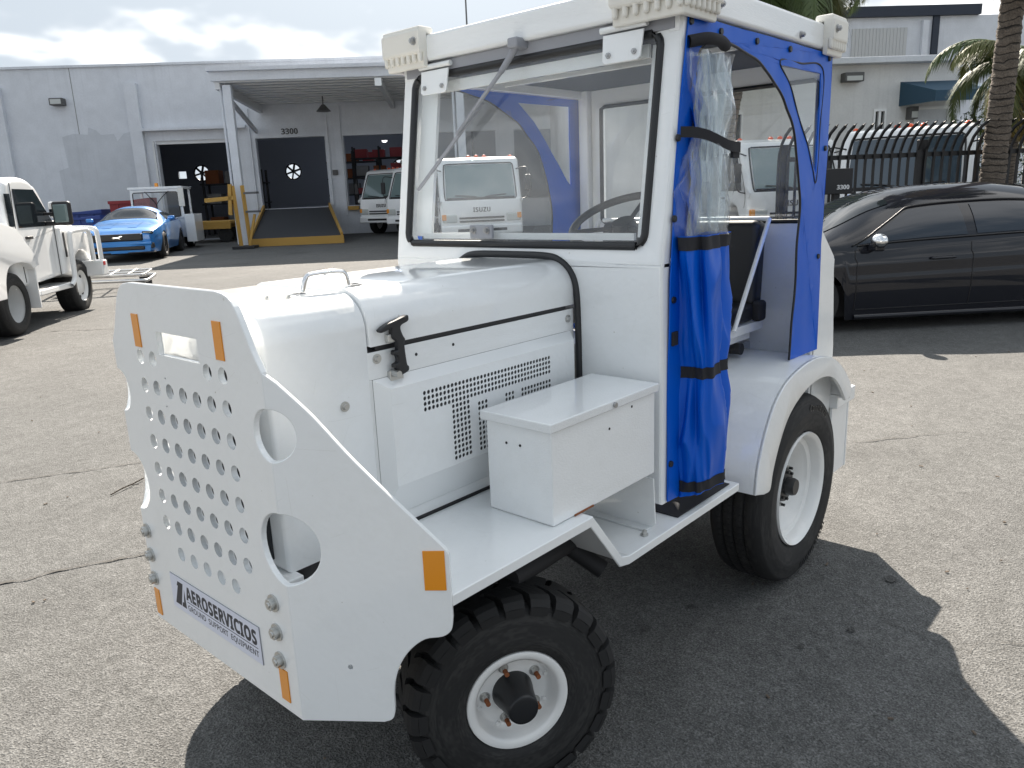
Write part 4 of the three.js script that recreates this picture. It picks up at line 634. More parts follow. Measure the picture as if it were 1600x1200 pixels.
{ // low white building behind the fence
  const W = building('low_office', 'low white building with dark awning behind the black fence', 9, 20);
  const wins = [[6.32, 6.74, 2.1, 3.3], [6.98, 7.42, 2.1, 3.3], [10.82, 11.16, 1.9, 3.26]];
  const ws = shape([[3.4, 0], [12.98, 0], [12.98, 4.3], [3.4, 4.3]]); wins.forEach(w => ws.holes.push(rectHole(...w)));
  W.add('wall', uvBox(ext(ws, 0.25).translate(0, 0, -20.25), 0.33), M.wall2);
  W.add('side_wall', W.box(12.73, 12.98, 0, 4.3, 20.25, 27), M.wall2); W.add('side_wall', W.box(3.4, 3.65, 0, 4.3, 20.25, 27), M.wall2);
  W.add('roof', W.box(3.3, 13.05, 4.3, 4.4, 20, 27), M.wall2); W.add('gutter', W.box(3.3, 13.1, 4.32, 4.47, 19.7, 20, 0.02), M.wall);
  W.add('room_back', W.box(3.7, 12.7, 0, 4.2, 21, 21.1), M.inside);
  for (const [a, b, c, d] of wins) { const m = (a + b) / 2; const w = W.add('window', [W.box(a, a + 0.05, c, d, 19.97, 20.1), W.box(b - 0.05, b, c, d, 19.97, 20.1), W.box(a + 0.05, b - 0.05, d - 0.06, d, 19.97, 20.1), W.box(a + 0.05, b - 0.05, c, c + 0.05, 19.97, 20.1), W.box(m - 0.03, m + 0.03, c + 0.05, d - 0.06, 19.98, 20.1)], M.carWhite); for (const [x0, x1] of [[a + 0.05, m - 0.03], [m + 0.03, b - 0.05]]) W.add('pane', W.box(x0, x1, c + 0.05, d - 0.06, 20.06, 20.08), M.darkGlass, w); W.add('sill', W.box(a - 0.06, b + 0.06, c - 0.07, c, 19.92, 20), M.wall, w); }
  W.add('door', [W.box(11.95, 12.75, 0.2, 3.2, 19.95, 20)], M.wall, W.o); W.add('door_frame', [W.box(11.88, 11.95, 0.2, 3.28, 19.93, 20), W.box(12.75, 12.82, 0.2, 3.28, 19.93, 20), W.box(11.95, 12.75, 3.2, 3.28, 19.93, 20)], M.carWhite, W.o);
  const aw = [[11.48, 3.89, 20], [13.3, 3.89, 20], [13.3, 3.55, 18.9], [11.75, 3.55, 18.9], [11.48, 3.3, 20], [13.3, 3.3, 18.9], [11.75, 3.3, 18.9]].map(p => W.pt(...p));
  const tri = (...q) => { const g = new THREE.BufferGeometry().setFromPoints(q); g.computeVertexNormals(); return g; };
  W.add('awning', [tri(aw[0], aw[3], aw[2], aw[0], aw[2], aw[1]), tri(aw[0], aw[4], aw[6], aw[0], aw[6], aw[3]), tri(aw[3], aw[6], aw[5], aw[3], aw[5], aw[2])], M.awning);
  for (const [s, y, w, h] of [[10.15, 4.02, 0.5, 0.22], [11.78, 3.12, 0.2, 0.3]]) { const l = W.add('wall_lamp', W.box(s - w / 2, s + w / 2, y - h / 2, y + h / 2, 19.75, 20, 0.02), M.lampGrey); W.add('lamp_lens', W.box(s - w * 0.4, s + w * 0.4, y - h * 0.4, y + h * 0.1, 19.74, 19.76), M.lensGlass, l); }
}
{ // taller block behind
  const W = building('tall_block', 'taller white block with navy roof band rising behind the low building', 18, 32);
  W.add('wall', uvBox(bx(9, 24, 0, 7.76, -40, -32, 0), 0.33), M.wall); W.add('roof_band', W.box(8.9, 21.4, 7.76, 8.14, 31.8, 40.1), M.navy);
  W.add('corner_band', W.box(19.5, 19.76, 3, 7.76, 31.9, 32), M.navy); W.add('duct', W.box(19.05, 19.3, 3, 7.6, 31.85, 32), M.wall);
  const sh = sub(W.o, 'shutter'); for (let k = 0; k < 16; k++) W.add('slat', W.box(16.2 + k * 0.142, 16.2 + k * 0.142 + 0.132, 5.2, 7.36, 31.94, 32), M.interior, sh);
}
{ // lamp pole far behind
  const p = yard(1.2, 42), o = thing('lamp_pole', 'slim pole with round lamp rising above the tractor roof', 'lamp', p);
  part(o, 'pole', cyl(0.04, 0.07, 10.9, 10).translate(0, 5.45, 0), M.lampGrey); part(o, 'lamp_globe', new THREE.SphereGeometry(0.17, 14, 10).translate(0, 11, 0), M.lampGrey);
}
// ---------- fence ----------
{
  const D = 10.25, s0 = 4.3, s1 = 13, F = thing('picket_fence', 'black steel fence with curved picket tops behind the sedan', 'fence', yard(8, D), PHI);
  const cv = new THREE.CatmullRomCurve3([V(0, 0.1, 0), V(0, 1.0, 0), V(0, 1.72, 0), V(0, 1.92, 0.06), V(0, 2.06, 0.2), V(0, 2.13, 0.34)], false, 'catmullrom', 0.5);
  const sq = new THREE.Shape(); const q = 0.014; sq.moveTo(-q, -q); sq.lineTo(q, -q); sq.lineTo(q, q); sq.lineTo(-q, q); sq.closePath();
  const pg = plain(new THREE.ExtrudeGeometry(sq, { extrudePath: cv, steps: 14, bevelEnabled: false })), tip = new THREE.ConeGeometry(0.016, 0.08, 4).rotateX(1.15).translate(0, 2.145, 0.375), gp = join(pg, tip);
  for (let s = s0; s < s1; s += 0.118) { const m = part(F, 'picket', gp, M.fence); m.position.x = s - 8; }
  for (const y of [0.28, 1.76]) part(F, 'rail', bx(s0 - 8, s1 - 8, y - 0.03, y + 0.03, -0.035, -0.012, 0), M.fence);
  for (const s of [4.4, 6.28, 8.6, 10.9]) part(F, 'post', bx(s - 8 - 0.06, s - 8 + 0.06, 0, 1.95, -0.08, -0.02, 0.004), M.fence);
  part(F, 'stay', beam(V(5.3 - 8, 1.3, 0.03), V(6.2 - 8, 1.0, 0.03), 0.03, 0.03), M.fence);
  const mb = thing('call_box', 'black box numbered 3300 mounted in front of the fence', 'box', yard(4.95, 9.95), PHI);
  part(mb, 'post', bx(-0.04, 0.04, 0, 1.3, -0.04, 0.04, 0.004), M.fence); part(mb, 'housing', bx(-0.2, 0.19, 1.3, 1.62, -0.1, 0.06, 0.01), M.black);
  const tx = new TextGeometry('3300', { font, size: 0.055, depth: 0.004, curveSegments: 3 }); part(mb, 'number', tx.translate(-0.02, 1.36, 0.0605), M.carWhite, null, 'white numerals 3300');
  const bp = thing('blue_bollard', 'short blue bollard behind the fence pickets', 'bollard', yard(5.45, 10.6), PHI); part(bp, 'post', cyl(0.07, 0.07, 1.2, 18).translate(0, 0.6, 0), M.bluePost); part(bp, 'cap', new THREE.SphereGeometry(0.07, 14, 8, 0, 6.3, 0, 1.57).translate(0, 1.2, 0), M.bluePost);
}
// ---------- vehicles ----------
const curve1 = (pts) => { const g = pts; return (x) => { if (x <= g[0][0]) return g[0][1]; for (let i = 1; i < g.length; i++) if (x <= g[i][0]) { const k = (x - g[i - 1][0]) / (g[i][0] - g[i - 1][0]); const p0 = g[Math.max(0, i - 2)], p1 = g[i - 1], p2 = g[i], p3 = g[Math.min(g.length - 1, i + 1)], h = p2[0] - p1[0], m1 = (p2[1] - p0[1]) / Math.max(1e-6, p2[0] - p0[0]) * h, m2 = (p3[1] - p1[1]) / Math.max(1e-6, p3[0] - p1[0]) * h, k2 = k * k, k3 = k2 * k; return (2 * k3 - 3 * k2 + 1) * p1[1] + (k3 - 2 * k2 + k) * m1 + (-2 * k3 + 3 * k2) * p2[1] + (k3 - k2) * m2; } return g[g.length - 1][1]; }; };
// car body as a loft; local +z is forward. S(z,t): t 0 sill .. 0.5 beltline .. 1 centreline of the top
function carSurface(c) {
  const top = curve1(c.top), belt = curve1(c.belt), w = curve1(c.w);
  const sill = (z) => { let y = c.sill; for (const zw of c.axles) { const d = Math.abs(z - zw); if (d < c.arch) y = Math.max(y, c.wheelR + Math.sqrt(c.arch * c.arch - d * d)); } return y; };
  return (z, t, sd = 1, out = 0) => {
    const W = w(z), B = belt(z), T = Math.max(top(z), B + 0.03); let x, y;
    if (t < 0.5) { const k = t / 0.5, s0 = Math.min(sill(z), B - 0.08); y = s0 + (B - s0) * k; const q = (y - c.sill) / (B - c.sill); x = W * (0.90 + 0.1 * Math.sin(Math.PI * (0.12 + 0.66 * q))) - (q > 0.55 && q < 0.75 ? 0.006 * Math.sin((q - 0.55) / 0.2 * Math.PI) : 0); }
    else { const a = (t - 0.5) * Math.PI, k = Math.sin(a), e = 0.62; y = B + (T - B) * Math.pow(k, 0.9); x = W * 0.965 * Math.pow(Math.max(0, Math.cos(a)), e) * (1 - c.tumble * Math.max(0, y - B) / 0.5 * Math.min(1, (T - B) / 0.25)); }
    return V(sd * (x + out * (t < 0.85 ? 1 : 0)), y + out * (t > 0.5 ? 0.8 : 0), z + (t > 0.6 ? Math.sign(z - c.mid) * out * 0.6 : 0));
  };
}
function carBody(o, c, paint) {
  const S = carSurface(c), L0 = c.z0, L1 = c.z1, g = [];
  for (const sd of [1, -1]) g.push(sheet((u, v) => { const uu = sd > 0 ? u : 1 - u; let z = L0 + (L1 - L0) * uu, p = S(z, v, sd); return p; }, 110, 36));
  for (const [z, dir] of [[L1, 1], [L0, -1]]) g.push(sheet((u, v) => { const p = S(z, v, 1); return V((u * 2 - 1) * p.x * dir, p.y, z + dir * c.bulge * (1 - (2 * u - 1) ** 2)); }, 12, 36));
  part(o, 'body', g, paint);
  part(o, 'underbody', bx(-0.75, 0.75, 0.16, 0.5, L0 + 0.25, L1 - 0.25, 0.02), M.frame);
  const patch = (name, z0, z1, t0, t1, m, sides = [1, -1], nz0 = 24, skew = 0) => sides.forEach(sd => part(o, name, sheet((u, v) => S(z0 + (z1 - z0) * (sd > 0 ? u : 1 - u) + skew * v, t0 + (t1 - t0) * v, sd, 0.006), nz0, 10), m));
  return { S, patch };
}
function carWheel(o, x, y, z, r, w, rimM, spokes = 5, name = 'wheel') {
  const g = sub(o, name); g.position.set(x, y, z); g.rotation.y = x > 0 ? Math.PI / 2 : -Math.PI / 2;
  const h = w / 2, pr = [[r * 0.66, h * 0.9], [r * 0.72, h], [r * 0.9, h], [r * 0.98, h * 0.8], [r, h * 0.5], [r, -h], [r * 0.6, -h]];
  part(g, 'tyre', new THREE.LatheGeometry(pr.map(p => new THREE.Vector2(...p)), 40).rotateX(Math.PI / 2), M.rubber);
  const rp = [[0, h * 0.2], [r * 0.2, h * 0.25], [r * 0.56, -h * 0.2], [r * 0.62, h * 0.6], [r * 0.68, h * 0.95]];
  part(g, 'rim', new THREE.LatheGeometry(rp.map(p => new THREE.Vector2(...p)), 40).rotateX(Math.PI / 2), spokes ? M.frame : rimM);
  for (let k = 0; k < spokes; k++) part(g, 'spoke', bx(0, r * 0.64, -r * 0.07, r * 0.07, h * 0.5, h * 0.8, 0.01).rotateZ(k / spokes * 2 * Math.PI + 0.3), rimM);
  part(g, 'hub', cyl(r * 0.16, r * 0.2, h * 0.5, 14).rotateX(Math.PI / 2).translate(0, 0, h * 0.7), rimM);
}
{ // blue coupe
  const o = thing('blue_coupe', 'bright blue sports coupe parked facing out before the warehouse', 'car', yard(-9.05, 23.2), PHI + 0.17);
  const c = { top: [[-2.35, 0.92], [-1.9, 1.06], [-1.3, 1.22], [-0.55, 1.37], [-0.1, 1.385], [0.35, 1.31], [0.85, 1.06], [1.2, 0.965], [1.8, 0.89], [2.2, 0.79], [2.4, 0.68]], belt: [[-2.35, 0.86], [-1.3, 0.93], [0, 0.93], [1.0, 0.87], [1.9, 0.78], [2.3, 0.7], [2.4, 0.62]], w: [[-2.4, 0.82], [-2.0, 0.92], [-1.35, 0.96], [-0.5, 0.93], [0.4, 0.93], [1.3, 0.955], [1.9, 0.93], [2.25, 0.85], [2.4, 0.76]], sill: 0.2, axles: [-1.36, 1.36], arch: 0.385, wheelR: 0.33, tumble: 0.34, mid: -0.2, z0: -2.38, z1: 2.38, bulge: 0.05 };
  const { S, patch } = carBody(o, c, M.carBlue);
  patch('windscreen', 0.28, 0.86, 0.70, 1, M.darkGlass); patch('side_window', -1.2, 0.25, 0.54, 0.68, M.darkGlass, [1, -1], 24, -0.1); patch('rear_window', -1.75, -0.9, 0.76, 1, M.darkGlass);
  patch('bonnet_stripe', 1.0, 2.05, 0.9, 0.97, M.carBlue);
  part(o, 'grille', [bx(-0.6, 0.6, 0.5, 0.69, 2.36, 2.46, 0.04, 3)], M.black); part(o, 'lower_grille', bx(-0.62, 0.62, 0.27, 0.37, 2.36, 2.45, 0.03, 3), M.black);
  for (const x of [-1, 1]) { part(o, 'headlight', bx(x * 0.58, x * 0.84, 0.66, 0.74, 2.2, 2.36, 0.03, 3), M.darkGlass); part(o, 'light_strip', bx(x * 0.62, x * 0.82, 0.70, 0.718, 2.34, 2.37, 0.006), M.lensGlass); part(o, 'side_intake', bx(x * 0.66, x * 0.84, 0.3, 0.44, 2.2, 2.38, 0.03, 3), M.black); part(o, 'mirror', bx(x * 0.96, x * 1.14, 0.98, 1.09, 0.5, 0.62, 0.04, 3), M.carBlue); part(o, 'splitter', bx(x * 0.2, x * 0.85, 0.19, 0.22, 2.2, 2.44, 0.01), M.black); }
  part(o, 'bumper_bar', bx(-0.8, 0.8, 0.38, 0.49, 2.3, 2.425, 0.04, 4), M.carBlue);
  part(o, 'emblem', ext(shape(smooth([[-0.12, 0.0], [-0.05, 0.02], [0.02, 0.015], [0.1, 0.045], [0.13, 0.03], [0.09, 0.015], [0.05, -0.01], [0.08, -0.04], [0.0, -0.015], [-0.06, -0.02], [-0.1, -0.035], [-0.07, -0.005]], 40, true)), 0.012).translate(0, 0.6, 2.46), M.chrome);
  for (const x of [-0.84, 0.84]) for (const z of [-1.36, 1.36]) carWheel(o, x, 0.34, z, 0.345, 0.24, M.frame, 10);
}
{ // black sedan along the fence, front to the -s side
  const o = thing('black_sedan', 'glossy black sedan with tinted windows parked along the fence', 'car', yard(4.9, 8.35, -0.02), PHI - Math.PI / 2);
  const c = { top: [[-2.4, 1.0], [-1.95, 1.1], [-1.5, 1.34], [-0.9, 1.45], [-0.3, 1.462], [0.25, 1.42], [0.65, 1.315], [1.05, 1.12], [1.35, 1.0], [1.8, 0.93], [2.2, 0.83], [2.42, 0.68]], belt: [[-2.4, 0.91], [-1.2, 0.925], [0, 0.895], [1.0, 0.865], [1.9, 0.82], [2.42, 0.62]], w: [[-2.42, 0.8], [-2.0, 0.88], [-1.3, 0.915], [0, 0.915], [1.3, 0.91], [1.9, 0.88], [2.3, 0.8], [2.42, 0.72]], sill: 0.15, axles: [-1.4, 1.4], arch: 0.375, wheelR: 0.32, tumble: 0.26, mid: -0.2, z0: -2.4, z1: 2.4, bulge: 0.05 };
  const { S, patch } = carBody(o, c, M.carBlack);
  patch('windscreen', 0.45, 1.2, 0.78, 1, M.darkGlass); patch('rear_window', -1.8, -1.1, 0.8, 1, M.darkGlass);
  for (const sd of [1, -1]) {
    const win = (z0, z1f, t1 = 0.70) => part(o, 'side_window', sheet((u, v) => { const za = z0, zb = z1f(v); return S(za + (zb - za) * (sd > 0 ? u : 1 - u), 0.525 + (t1 - 0.525) * v, sd, 0.005); }, 26, 10), M.carGlass);
    win(-0.22, v => 0.92 - 0.62 * v); win(-1.12, v => -0.32 - 0.02 * v);
    part(o, 'window_trim', tube([...Array(26)].map((_, i) => S(-1.15 + i * 0.083, 0.515, sd, 0.008)), 0.008, 5, 80), M.black);
    part(o, 'roof_trim', tube([...Array(24)].map((_, i) => { const z = 0.98 - i * 0.095; return S(z, z > 0.3 ? 0.52 + (0.98 - z) / 0.68 * 0.2 : 0.72, sd, 0.008); }), 0.008, 6, 80), M.black);
    for (const z of [0.93, -0.27, -1.25]) part(o, 'door_gap', tube([...Array(16)].map((_, i) => S(z + (i > 12 ? 0.02 : 0), 0.07 + i * 0.028, sd, 0.001)), 0.0055, 4, 40), M.black);
    part(o, 'sill_gap', tube([...Array(20)].map((_, i) => S(-0.95 + i * 0.098, 0.075, sd, 0.001)), 0.005, 4, 60), M.black);
    for (const z of [-0.05, -1.05]) { const p = S(z, 0.40, sd, 0.03), q = S(z + 0.2, 0.40, sd, 0.03); part(o, 'door_handle', tube([S(z - 0.01, 0.40, sd, 0.0), p, q, S(z + 0.21, 0.40, sd, 0.0)], 0.015, 6, 24), M.carBlack); }
    const m = S(0.78, 0.5, sd, 0.1); part(o, 'mirror', [new THREE.SphereGeometry(0.1, 18, 12).scale(1, 0.72, 0.75).translate(m.x + sd * 0.03, m.y + 0.07, m.z)], M.chrome); part(o, 'mirror_base', bx(m.x - 0.1, m.x + 0.06, m.y - 0.03, m.y + 0.04, m.z - 0.05, m.z + 0.05, 0.02, 3), M.carBlack);
    part(o, 'side_skirt', tube([...Array(12)].map((_, i) => { const p = S(-0.95 + i * 0.17, 0.0, sd, 0.01); return V(p.x, p.y + 0.03, p.z); }), 0.03, 8, 40), M.carBlack);
    part(o, 'headlight', bx(sd * 0.5, sd * 0.78, 0.62, 0.74, 2.1, 2.36, 0.04, 3), M.lensGlass);
  }
  for (const x of [-0.79, 0.79]) for (const z of [-1.4, 1.4]) carWheel(o, x, 0.345, z, 0.325, 0.22, M.silver, 7);
}
// cab-over truck; local +z forward, front face near z = 0
function cabTruck(label, pos, turn, o2 = {}) {
  const o = thing('cab_truck', label, 'truck', pos, turn, o2.group);
  const w = 1.0, body = [[0.02, 0.5], [0.06, 0.85], [0.04, 1.22], [-0.02, 1.3], [-0.38, 2.1], [-0.5, 2.22], [-0.75, 2.27], [-1.5, 2.27], [-1.58, 2.2], [-1.6, 0.62], [-1.1, 0.6], [-1.05, 0.82], [-0.95, 0.95], [-0.75, 1.0], [-0.55, 0.93], [-0.45, 0.8], [-0.42, 0.5]];
  const g = ext(shape(smooth(body.slice(0, 9), 60).concat(body.slice(9))), 2 * w, 0.09, 4, 5); // extrude along local x
  basis(g, V(0, 0, 1), YA, V(-1, 0, 0), V(w, 0, 0));
  part(o, 'cab', toCreasedNormals(g, 0.6), M.carWhite);
  const sl = (y) => -0.02 - 0.36 * (y - 1.3) / 0.8, quad = (x0, x1, y0, y1, dx = 0) => sheet((u, v) => { const y = y0 + (y1 - y0) * v, x = x0 + (x1 - x0) * u; return V(x * (1 - dx * v), y, sl(y) + 0.014 + 0.0 * u); }, 4, 4);
  part(o, 'windscreen', quad(-0.84, 0.84, 1.28, 2.08, 0.03), o2.glass || M.paleGlass);
  part(o, 'windscreen_seal', tube([V(-0.86, 1.26, sl(1.26)), V(-0.83, 2.1, sl(2.1)), V(0.83, 2.1, sl(2.1)), V(0.86, 1.26, sl(1.26))].map(p => p.clone().add(V(0, 0, 0.012))), 0.016, 5, 80, true, 0.05), M.black);
  part(o, 'dash', bx(-0.82, 0.82, 1.262, 1.31, sl(1.28) - 0.02, sl(1.28) + 0.03, 0.01), M.black);
  for (const s of [-1, 1]) {
    part(o, 'side_window', sheet((u, v) => V(s * (w + 0.004), 1.28 + 0.75 * v, (s > 0 ? 1 - u : u) * 0.98 - 1.3 + (0.05 - 0.26 * v) * (s > 0 ? 1 - u : u)), 4, 2), M.darkGlass);
    part(o, 'door_seam', tube([V(s * (w + 0.001), 2.1, -0.52), V(s * (w + 0.001), 1.25, -0.12), V(s * (w + 0.001), 0.95, -0.14)], 0.006, 4), M.black);
    part(o, 'door_handle', bx(s * w, s * (w + 0.03), 1.12, 1.16, -1.25, -1.1, 0.01), M.black);
    part(o, 'mirror_arm', tube([V(s * 0.92, 1.95, -0.3), V(s * 1.16, 1.96, -0.12), V(s * 1.18, 1.6, -0.08), V(s * 1.16, 1.3, -0.1), V(s * 0.98, 1.22, -0.1)], 0.014, 5, 30), M.black);
    part(o, 'mirror', bx(s * 1.10, s * 1.26, 1.42, 1.8, -0.12, -0.05, 0.03, 3), M.black);
    part(o, 'headlight', bx(s * 0.6, s * 0.95, 0.72, 0.92, 0.0, 0.085, 0.04, 3), M.lensGlass); part(o, 'indicator', bx(s * 0.86, s * 0.97, 0.78, 0.92, 0.02, 0.095, 0.02), M.amber);
    carWheel(o, s * 0.86, 0.39, -0.75, 0.39, 0.24, M.rim, 0); carWheel(o, s * 0.82, 0.39, -3.6, 0.39, 0.3, M.rim, 0);
    part(o, 'wiper', tube([V(s * 0.1, 1.31, sl(1.3) + 0.03), V(s * 0.3, 1.34, sl(1.34) + 0.04), V(s * 0.62, 1.36, sl(1.36) + 0.035)], 0.012, 5), M.black);
  }
  part(o, 'bumper', bx(-0.99, 0.99, 0.42, 0.66, -0.3, 0.12, 0.05, 3), M.carWhite); part(o, 'bumper_slot', bx(-0.6, 0.6, 0.5, 0.57, 0.1, 0.124, 0.008), M.black);
  for (const y of [0.72, 0.8]) part(o, 'grille_slot', bx(-0.55, 0.55, y, y + 0.045, 0.03, 0.078, 0.01), M.black);
  const tx = new TextGeometry('ISUZU', { font, size: 0.11, depth: 0.012, curveSegments: 3 }); tx.computeBoundingBox(); part(o, 'lettering', tx.translate(-tx.boundingBox.max.x / 2, 0.96, 0.062), M.lampGrey, null, 'dark grey ISUZU lettering');
  for (const x of [-0.85, -0.2, 0, 0.2, 0.85]) part(o, 'marker_light', new THREE.SphereGeometry(0.05, 12, 8).scale(1.1, 0.9, 1).translate(x, 2.285 - Math.abs(x) * 0.02, -0.78), M.marker);
  part(o, 'steering_wheel', new THREE.TorusGeometry(0.2, 0.015, 6, 28).rotateX(-0.9).translate(0.42, 1.42, -0.4), M.black);
  part(o, 'chassis', bx(-0.42, 0.42, 0.5, 0.75, -5.2, -1.6, 0.01), M.frame);
  if (o2.bed) { part(o, 'bed', bx(-1.05, 1.05, 0.85, 1.0, -5.4, -1.75, 0.01), o2.bedM || M.frame); part(o, 'headboard', bx(-1.05, 1.05, 1.0, o2.bed, -1.83, -1.75, 0.01), o2.bedM || M.frame); for (const s of [-1, 1]) part(o, 'side_board', bx(s * 1.0, s * 1.05, 1.0, 1.5, -5.4, -1.83, 0.01), o2.bedM || M.frame); }
  return o;
}
cabTruck('white cab-over truck seen through the tractor windscreen', yard(0.68, 19.2), PHI + 0.06, { bed: 2.1 });
cabTruck('white cab-over truck seen through the tractor doorway', yard(6.75, 15.2), PHI + 0.05, { bed: 2.0 });
cabTruck('white cab-over truck parked right behind the fence pickets', yard(7.35, 12.55), PHI - 0.62, { bed: 2.0, glass: M.midGlass });
cabTruck('white cab-over truck at the dock with a dark body, farther from the ramp', yard(-1.4, 26.4), PHI - 0.6, { bed: 2.1 });
cabTruck('white cab-over truck at the dock close beside the ramp', yard(-2.5, 28.2), PHI - 0.6, { bed: 2.1 });
{ // white tow pickup at the left, heading to the warehouse (local +z forward, its right side at +x... seen)
  const a = yard(-5.4, 9.95), b = yard(-5.6, 12.15), dir = b.clone().sub(a); const turn = Math.atan2(dir.x, dir.z);
  const o = thing('white_pickup', 'white heavy pickup with boxy white body and tubular side guard', 'truck', a, turn); // origin at rear axle, visible side
  // local x: visible side is at x = -? (right hand side of heading is -x)
  const sx = -1, B = (x0, x1, y0, y1, z0, z1, r = 0.03) => bx(sx * x0, sx * x1, y0, y1, z0, z1, r, 3); // x measured outward from the visible flank, negative inward
  const side = (pts, x0, x1, bev) => { const g = ext(shape(pts), Math.abs(x1 - x0), bev, 6, 4); basis(g, V(0, 0, 1), YA, V(-1, 0, 0), V(Math.max(sx * x0, sx * x1), 0, 0)); return toCreasedNormals(g, 0.6); };
  // cab shell
  part(o, 'cab', side([...smooth([[0.15, 0.55], [0.12, 1.2], [0.2, 1.75], [0.35, 1.9], [0.75, 1.93], [1.05, 1.86], [1.3, 1.62], [1.52, 1.36], [1.62, 1.3]], 50), [1.62, 0.6]], -1.75, -0.05, 0.07), M.carWhite);
  part(o, 'front_wing', side([[1.5, 0.62], [1.5, 1.26], ...smooth([[1.55, 1.3], [1.9, 1.29], [2.4, 1.22], [2.68, 1.1], [2.75, 0.9]], 24), [2.72, 0.62], [2.6, 0.62], ...smooth([[2.58, 0.66], [2.48, 0.82], [2.3, 0.9], [2.1, 0.88], [1.92, 0.75], [1.86, 0.55]], 20)], -1.75, 0.0, 0.06), M.carWhite);
  part(o, 'side_window', sheet((u, v) => V(sx * (-0.045 - 0.0), 1.3 + 0.48 * v, 0.42 + (1.12 - 0.5 * v) * u), 8, 4), M.darkGlass);
  part(o, 'rear_side_window', sheet((u, v) => V(sx * (-0.044), 1.32 + 0.4 * v, 0.17 + 0.16 * u), 2, 2), M.darkGlass);
  part(o, 'windscreen', sheet((u, v) => V(sx * (-0.15 - 1.5 * u), 1.36 + 0.46 * v, 1.52 - 0.42 * v + 0.02), 2, 2), M.darkGlass);
  part(o, 'door_seam', tube([V(sx * -0.048, 1.85, 0.38), V(sx * -0.048, 1.25, 0.33), V(sx * -0.048, 0.62, 0.36)], 0.006, 4), M.black); part(o, 'door_seam', tube([V(sx * -0.048, 1.3, 1.5), V(sx * -0.048, 0.62, 1.48)], 0.006, 4), M.black);
  part(o, 'door_handle', B(-0.05, -0.015, 1.15, 1.19, 0.55, 0.72, 0.01), M.black); part(o, 'wing_vent', B(-0.01, 0.006, 0.85, 1.2, 1.62, 1.68, 0.006), M.frame);
  part(o, 'mirror', B(0.06, 0.3, 1.3, 1.62, 1.22, 1.32, 0.04), M.black); part(o, 'mirror_arm', [B(-0.05, 0.1, 1.3, 1.36, 1.24, 1.32, 0.02), B(-0.05, 0.1, 1.44, 1.48, 1.25, 1.31, 0.01)], M.black);
  part(o, 'mirror_glass', B(0.09, 0.27, 1.34, 1.58, 1.205, 1.225, 0.01), M.paleGlass);
  // boxy wrecker body over the rear wheel
  const wb = [[-1.6, 1.35], [-0.6, 1.42], [0.05, 1.28], [0.5, 0.92], [0.52, 0.86], [0.45, 0.30], [0.42, 0.86], ...smooth([[0.4, 0.80], [0.28, 0.84], [0.1, 0.87], [-0.15, 0.86], [-0.42, 0.80], [-0.45, 0.6]], 16), [-1.6, 0.5]];
  part(o, 'service_body', side([[-1.8, 1.35], [-0.6, 1.45], [0.1, 1.3], [0.55, 0.9], [0.55, 0.82], [0.42, 0.8], ...smooth([[0.40, 0.78], [0.26, 0.86], [0.0, 0.89], [-0.26, 0.86], [-0.4, 0.72], [-0.46, 0.5]], 20), [-1.8, 0.5]], -1.7, 0.06, 0.012), M.carWhite);
  part(o, 'mud_flap', B(-0.55, 0.04, 0.28, 0.82, 0.44, 0.47, 0.005), M.carWhite); part(o, 'running_board', B(-0.3, 0.04, 0.42, 0.5, 0.5, 1.62, 0.02), M.carWhite);
  part(o, 'chassis', bx(0.35, 1.5, 0.35, 0.7, -1.5, 2.6, 0.02), M.frame);
  part(o, 'side_guard', tube([V(sx * 0.05, 0.46, 1.5), V(sx * 0.07, 0.56, 1.62), V(sx * 0.08, 1.1, 1.64), V(sx * 0.08, 1.2, 1.72), V(sx * 0.08, 1.21, 2.3), V(sx * 0.08, 1.12, 2.42), V(sx * 0.08, 0.75, 2.44)], 0.035, 10, 80, false, 0.3), M.carWhite);
  part(o, 'guard_rail', tube([V(sx * -0.5, 1.24, 2.5), V(sx * 0.0, 1.23, 2.52), V(sx * 0.16, 1.18, 2.5), V(sx * 0.17, 0.75, 2.5)], 0.035, 10, 60, false, 0.3), M.carWhite);
  part(o, 'bumper', B(-1.7, 0.2, 0.5, 0.74, 2.42, 2.66, 0.03), M.carWhite); part(o, 'side_marker', B(0.19, 0.21, 0.66, 0.72, 2.46, 2.54, 0.005), M.red);
  for (const [z, x] of [[0, -0.16], [2.2, -0.16], [0, -1.55], [2.2, -1.55]]) { const q = sub(o, 'wheel'); q.position.set(sx * x, 0.39, z); q.rotation.y = (x > -1 ? 1 : -1) * sx * Math.PI / 2; const r = 0.39, pr = [[0.23, 0.1], [0.25, 0.12], [0.33, 0.125], [0.375, 0.1], [r, 0.06], [r, -0.14], [0.24, -0.14]]; part(q, 'tyre', new THREE.LatheGeometry(pr.map(p => new THREE.Vector2(...p)), 48).rotateX(Math.PI / 2), M.rubber); const rp = z ? [[0, 0.1], [0.1, 0.1], [0.14, 0.05], [0.2, 0.03], [0.22, 0.09], [0.245, 0.11]] : [[0, -0.11], [0.13, -0.11], [0.17, -0.1], [0.2, -0.04], [0.215, 0.05], [0.23, 0.06], [0.245, 0.105]]; part(q, 'rim', new THREE.LatheGeometry(rp.map(p => new THREE.Vector2(...p)), 48).rotateX(Math.PI / 2), z ? M.rim : M.interior); if (z) for (let k = 0; k < 8; k++) part(q, 'rim_slot', cyl(0.028, 0.028, 0.01, 12).rotateX(Math.PI / 2).translate(Math.cos(k * 0.785) * 0.17, Math.sin(k * 0.785) * 0.17, 0.045), M.frame); }
}
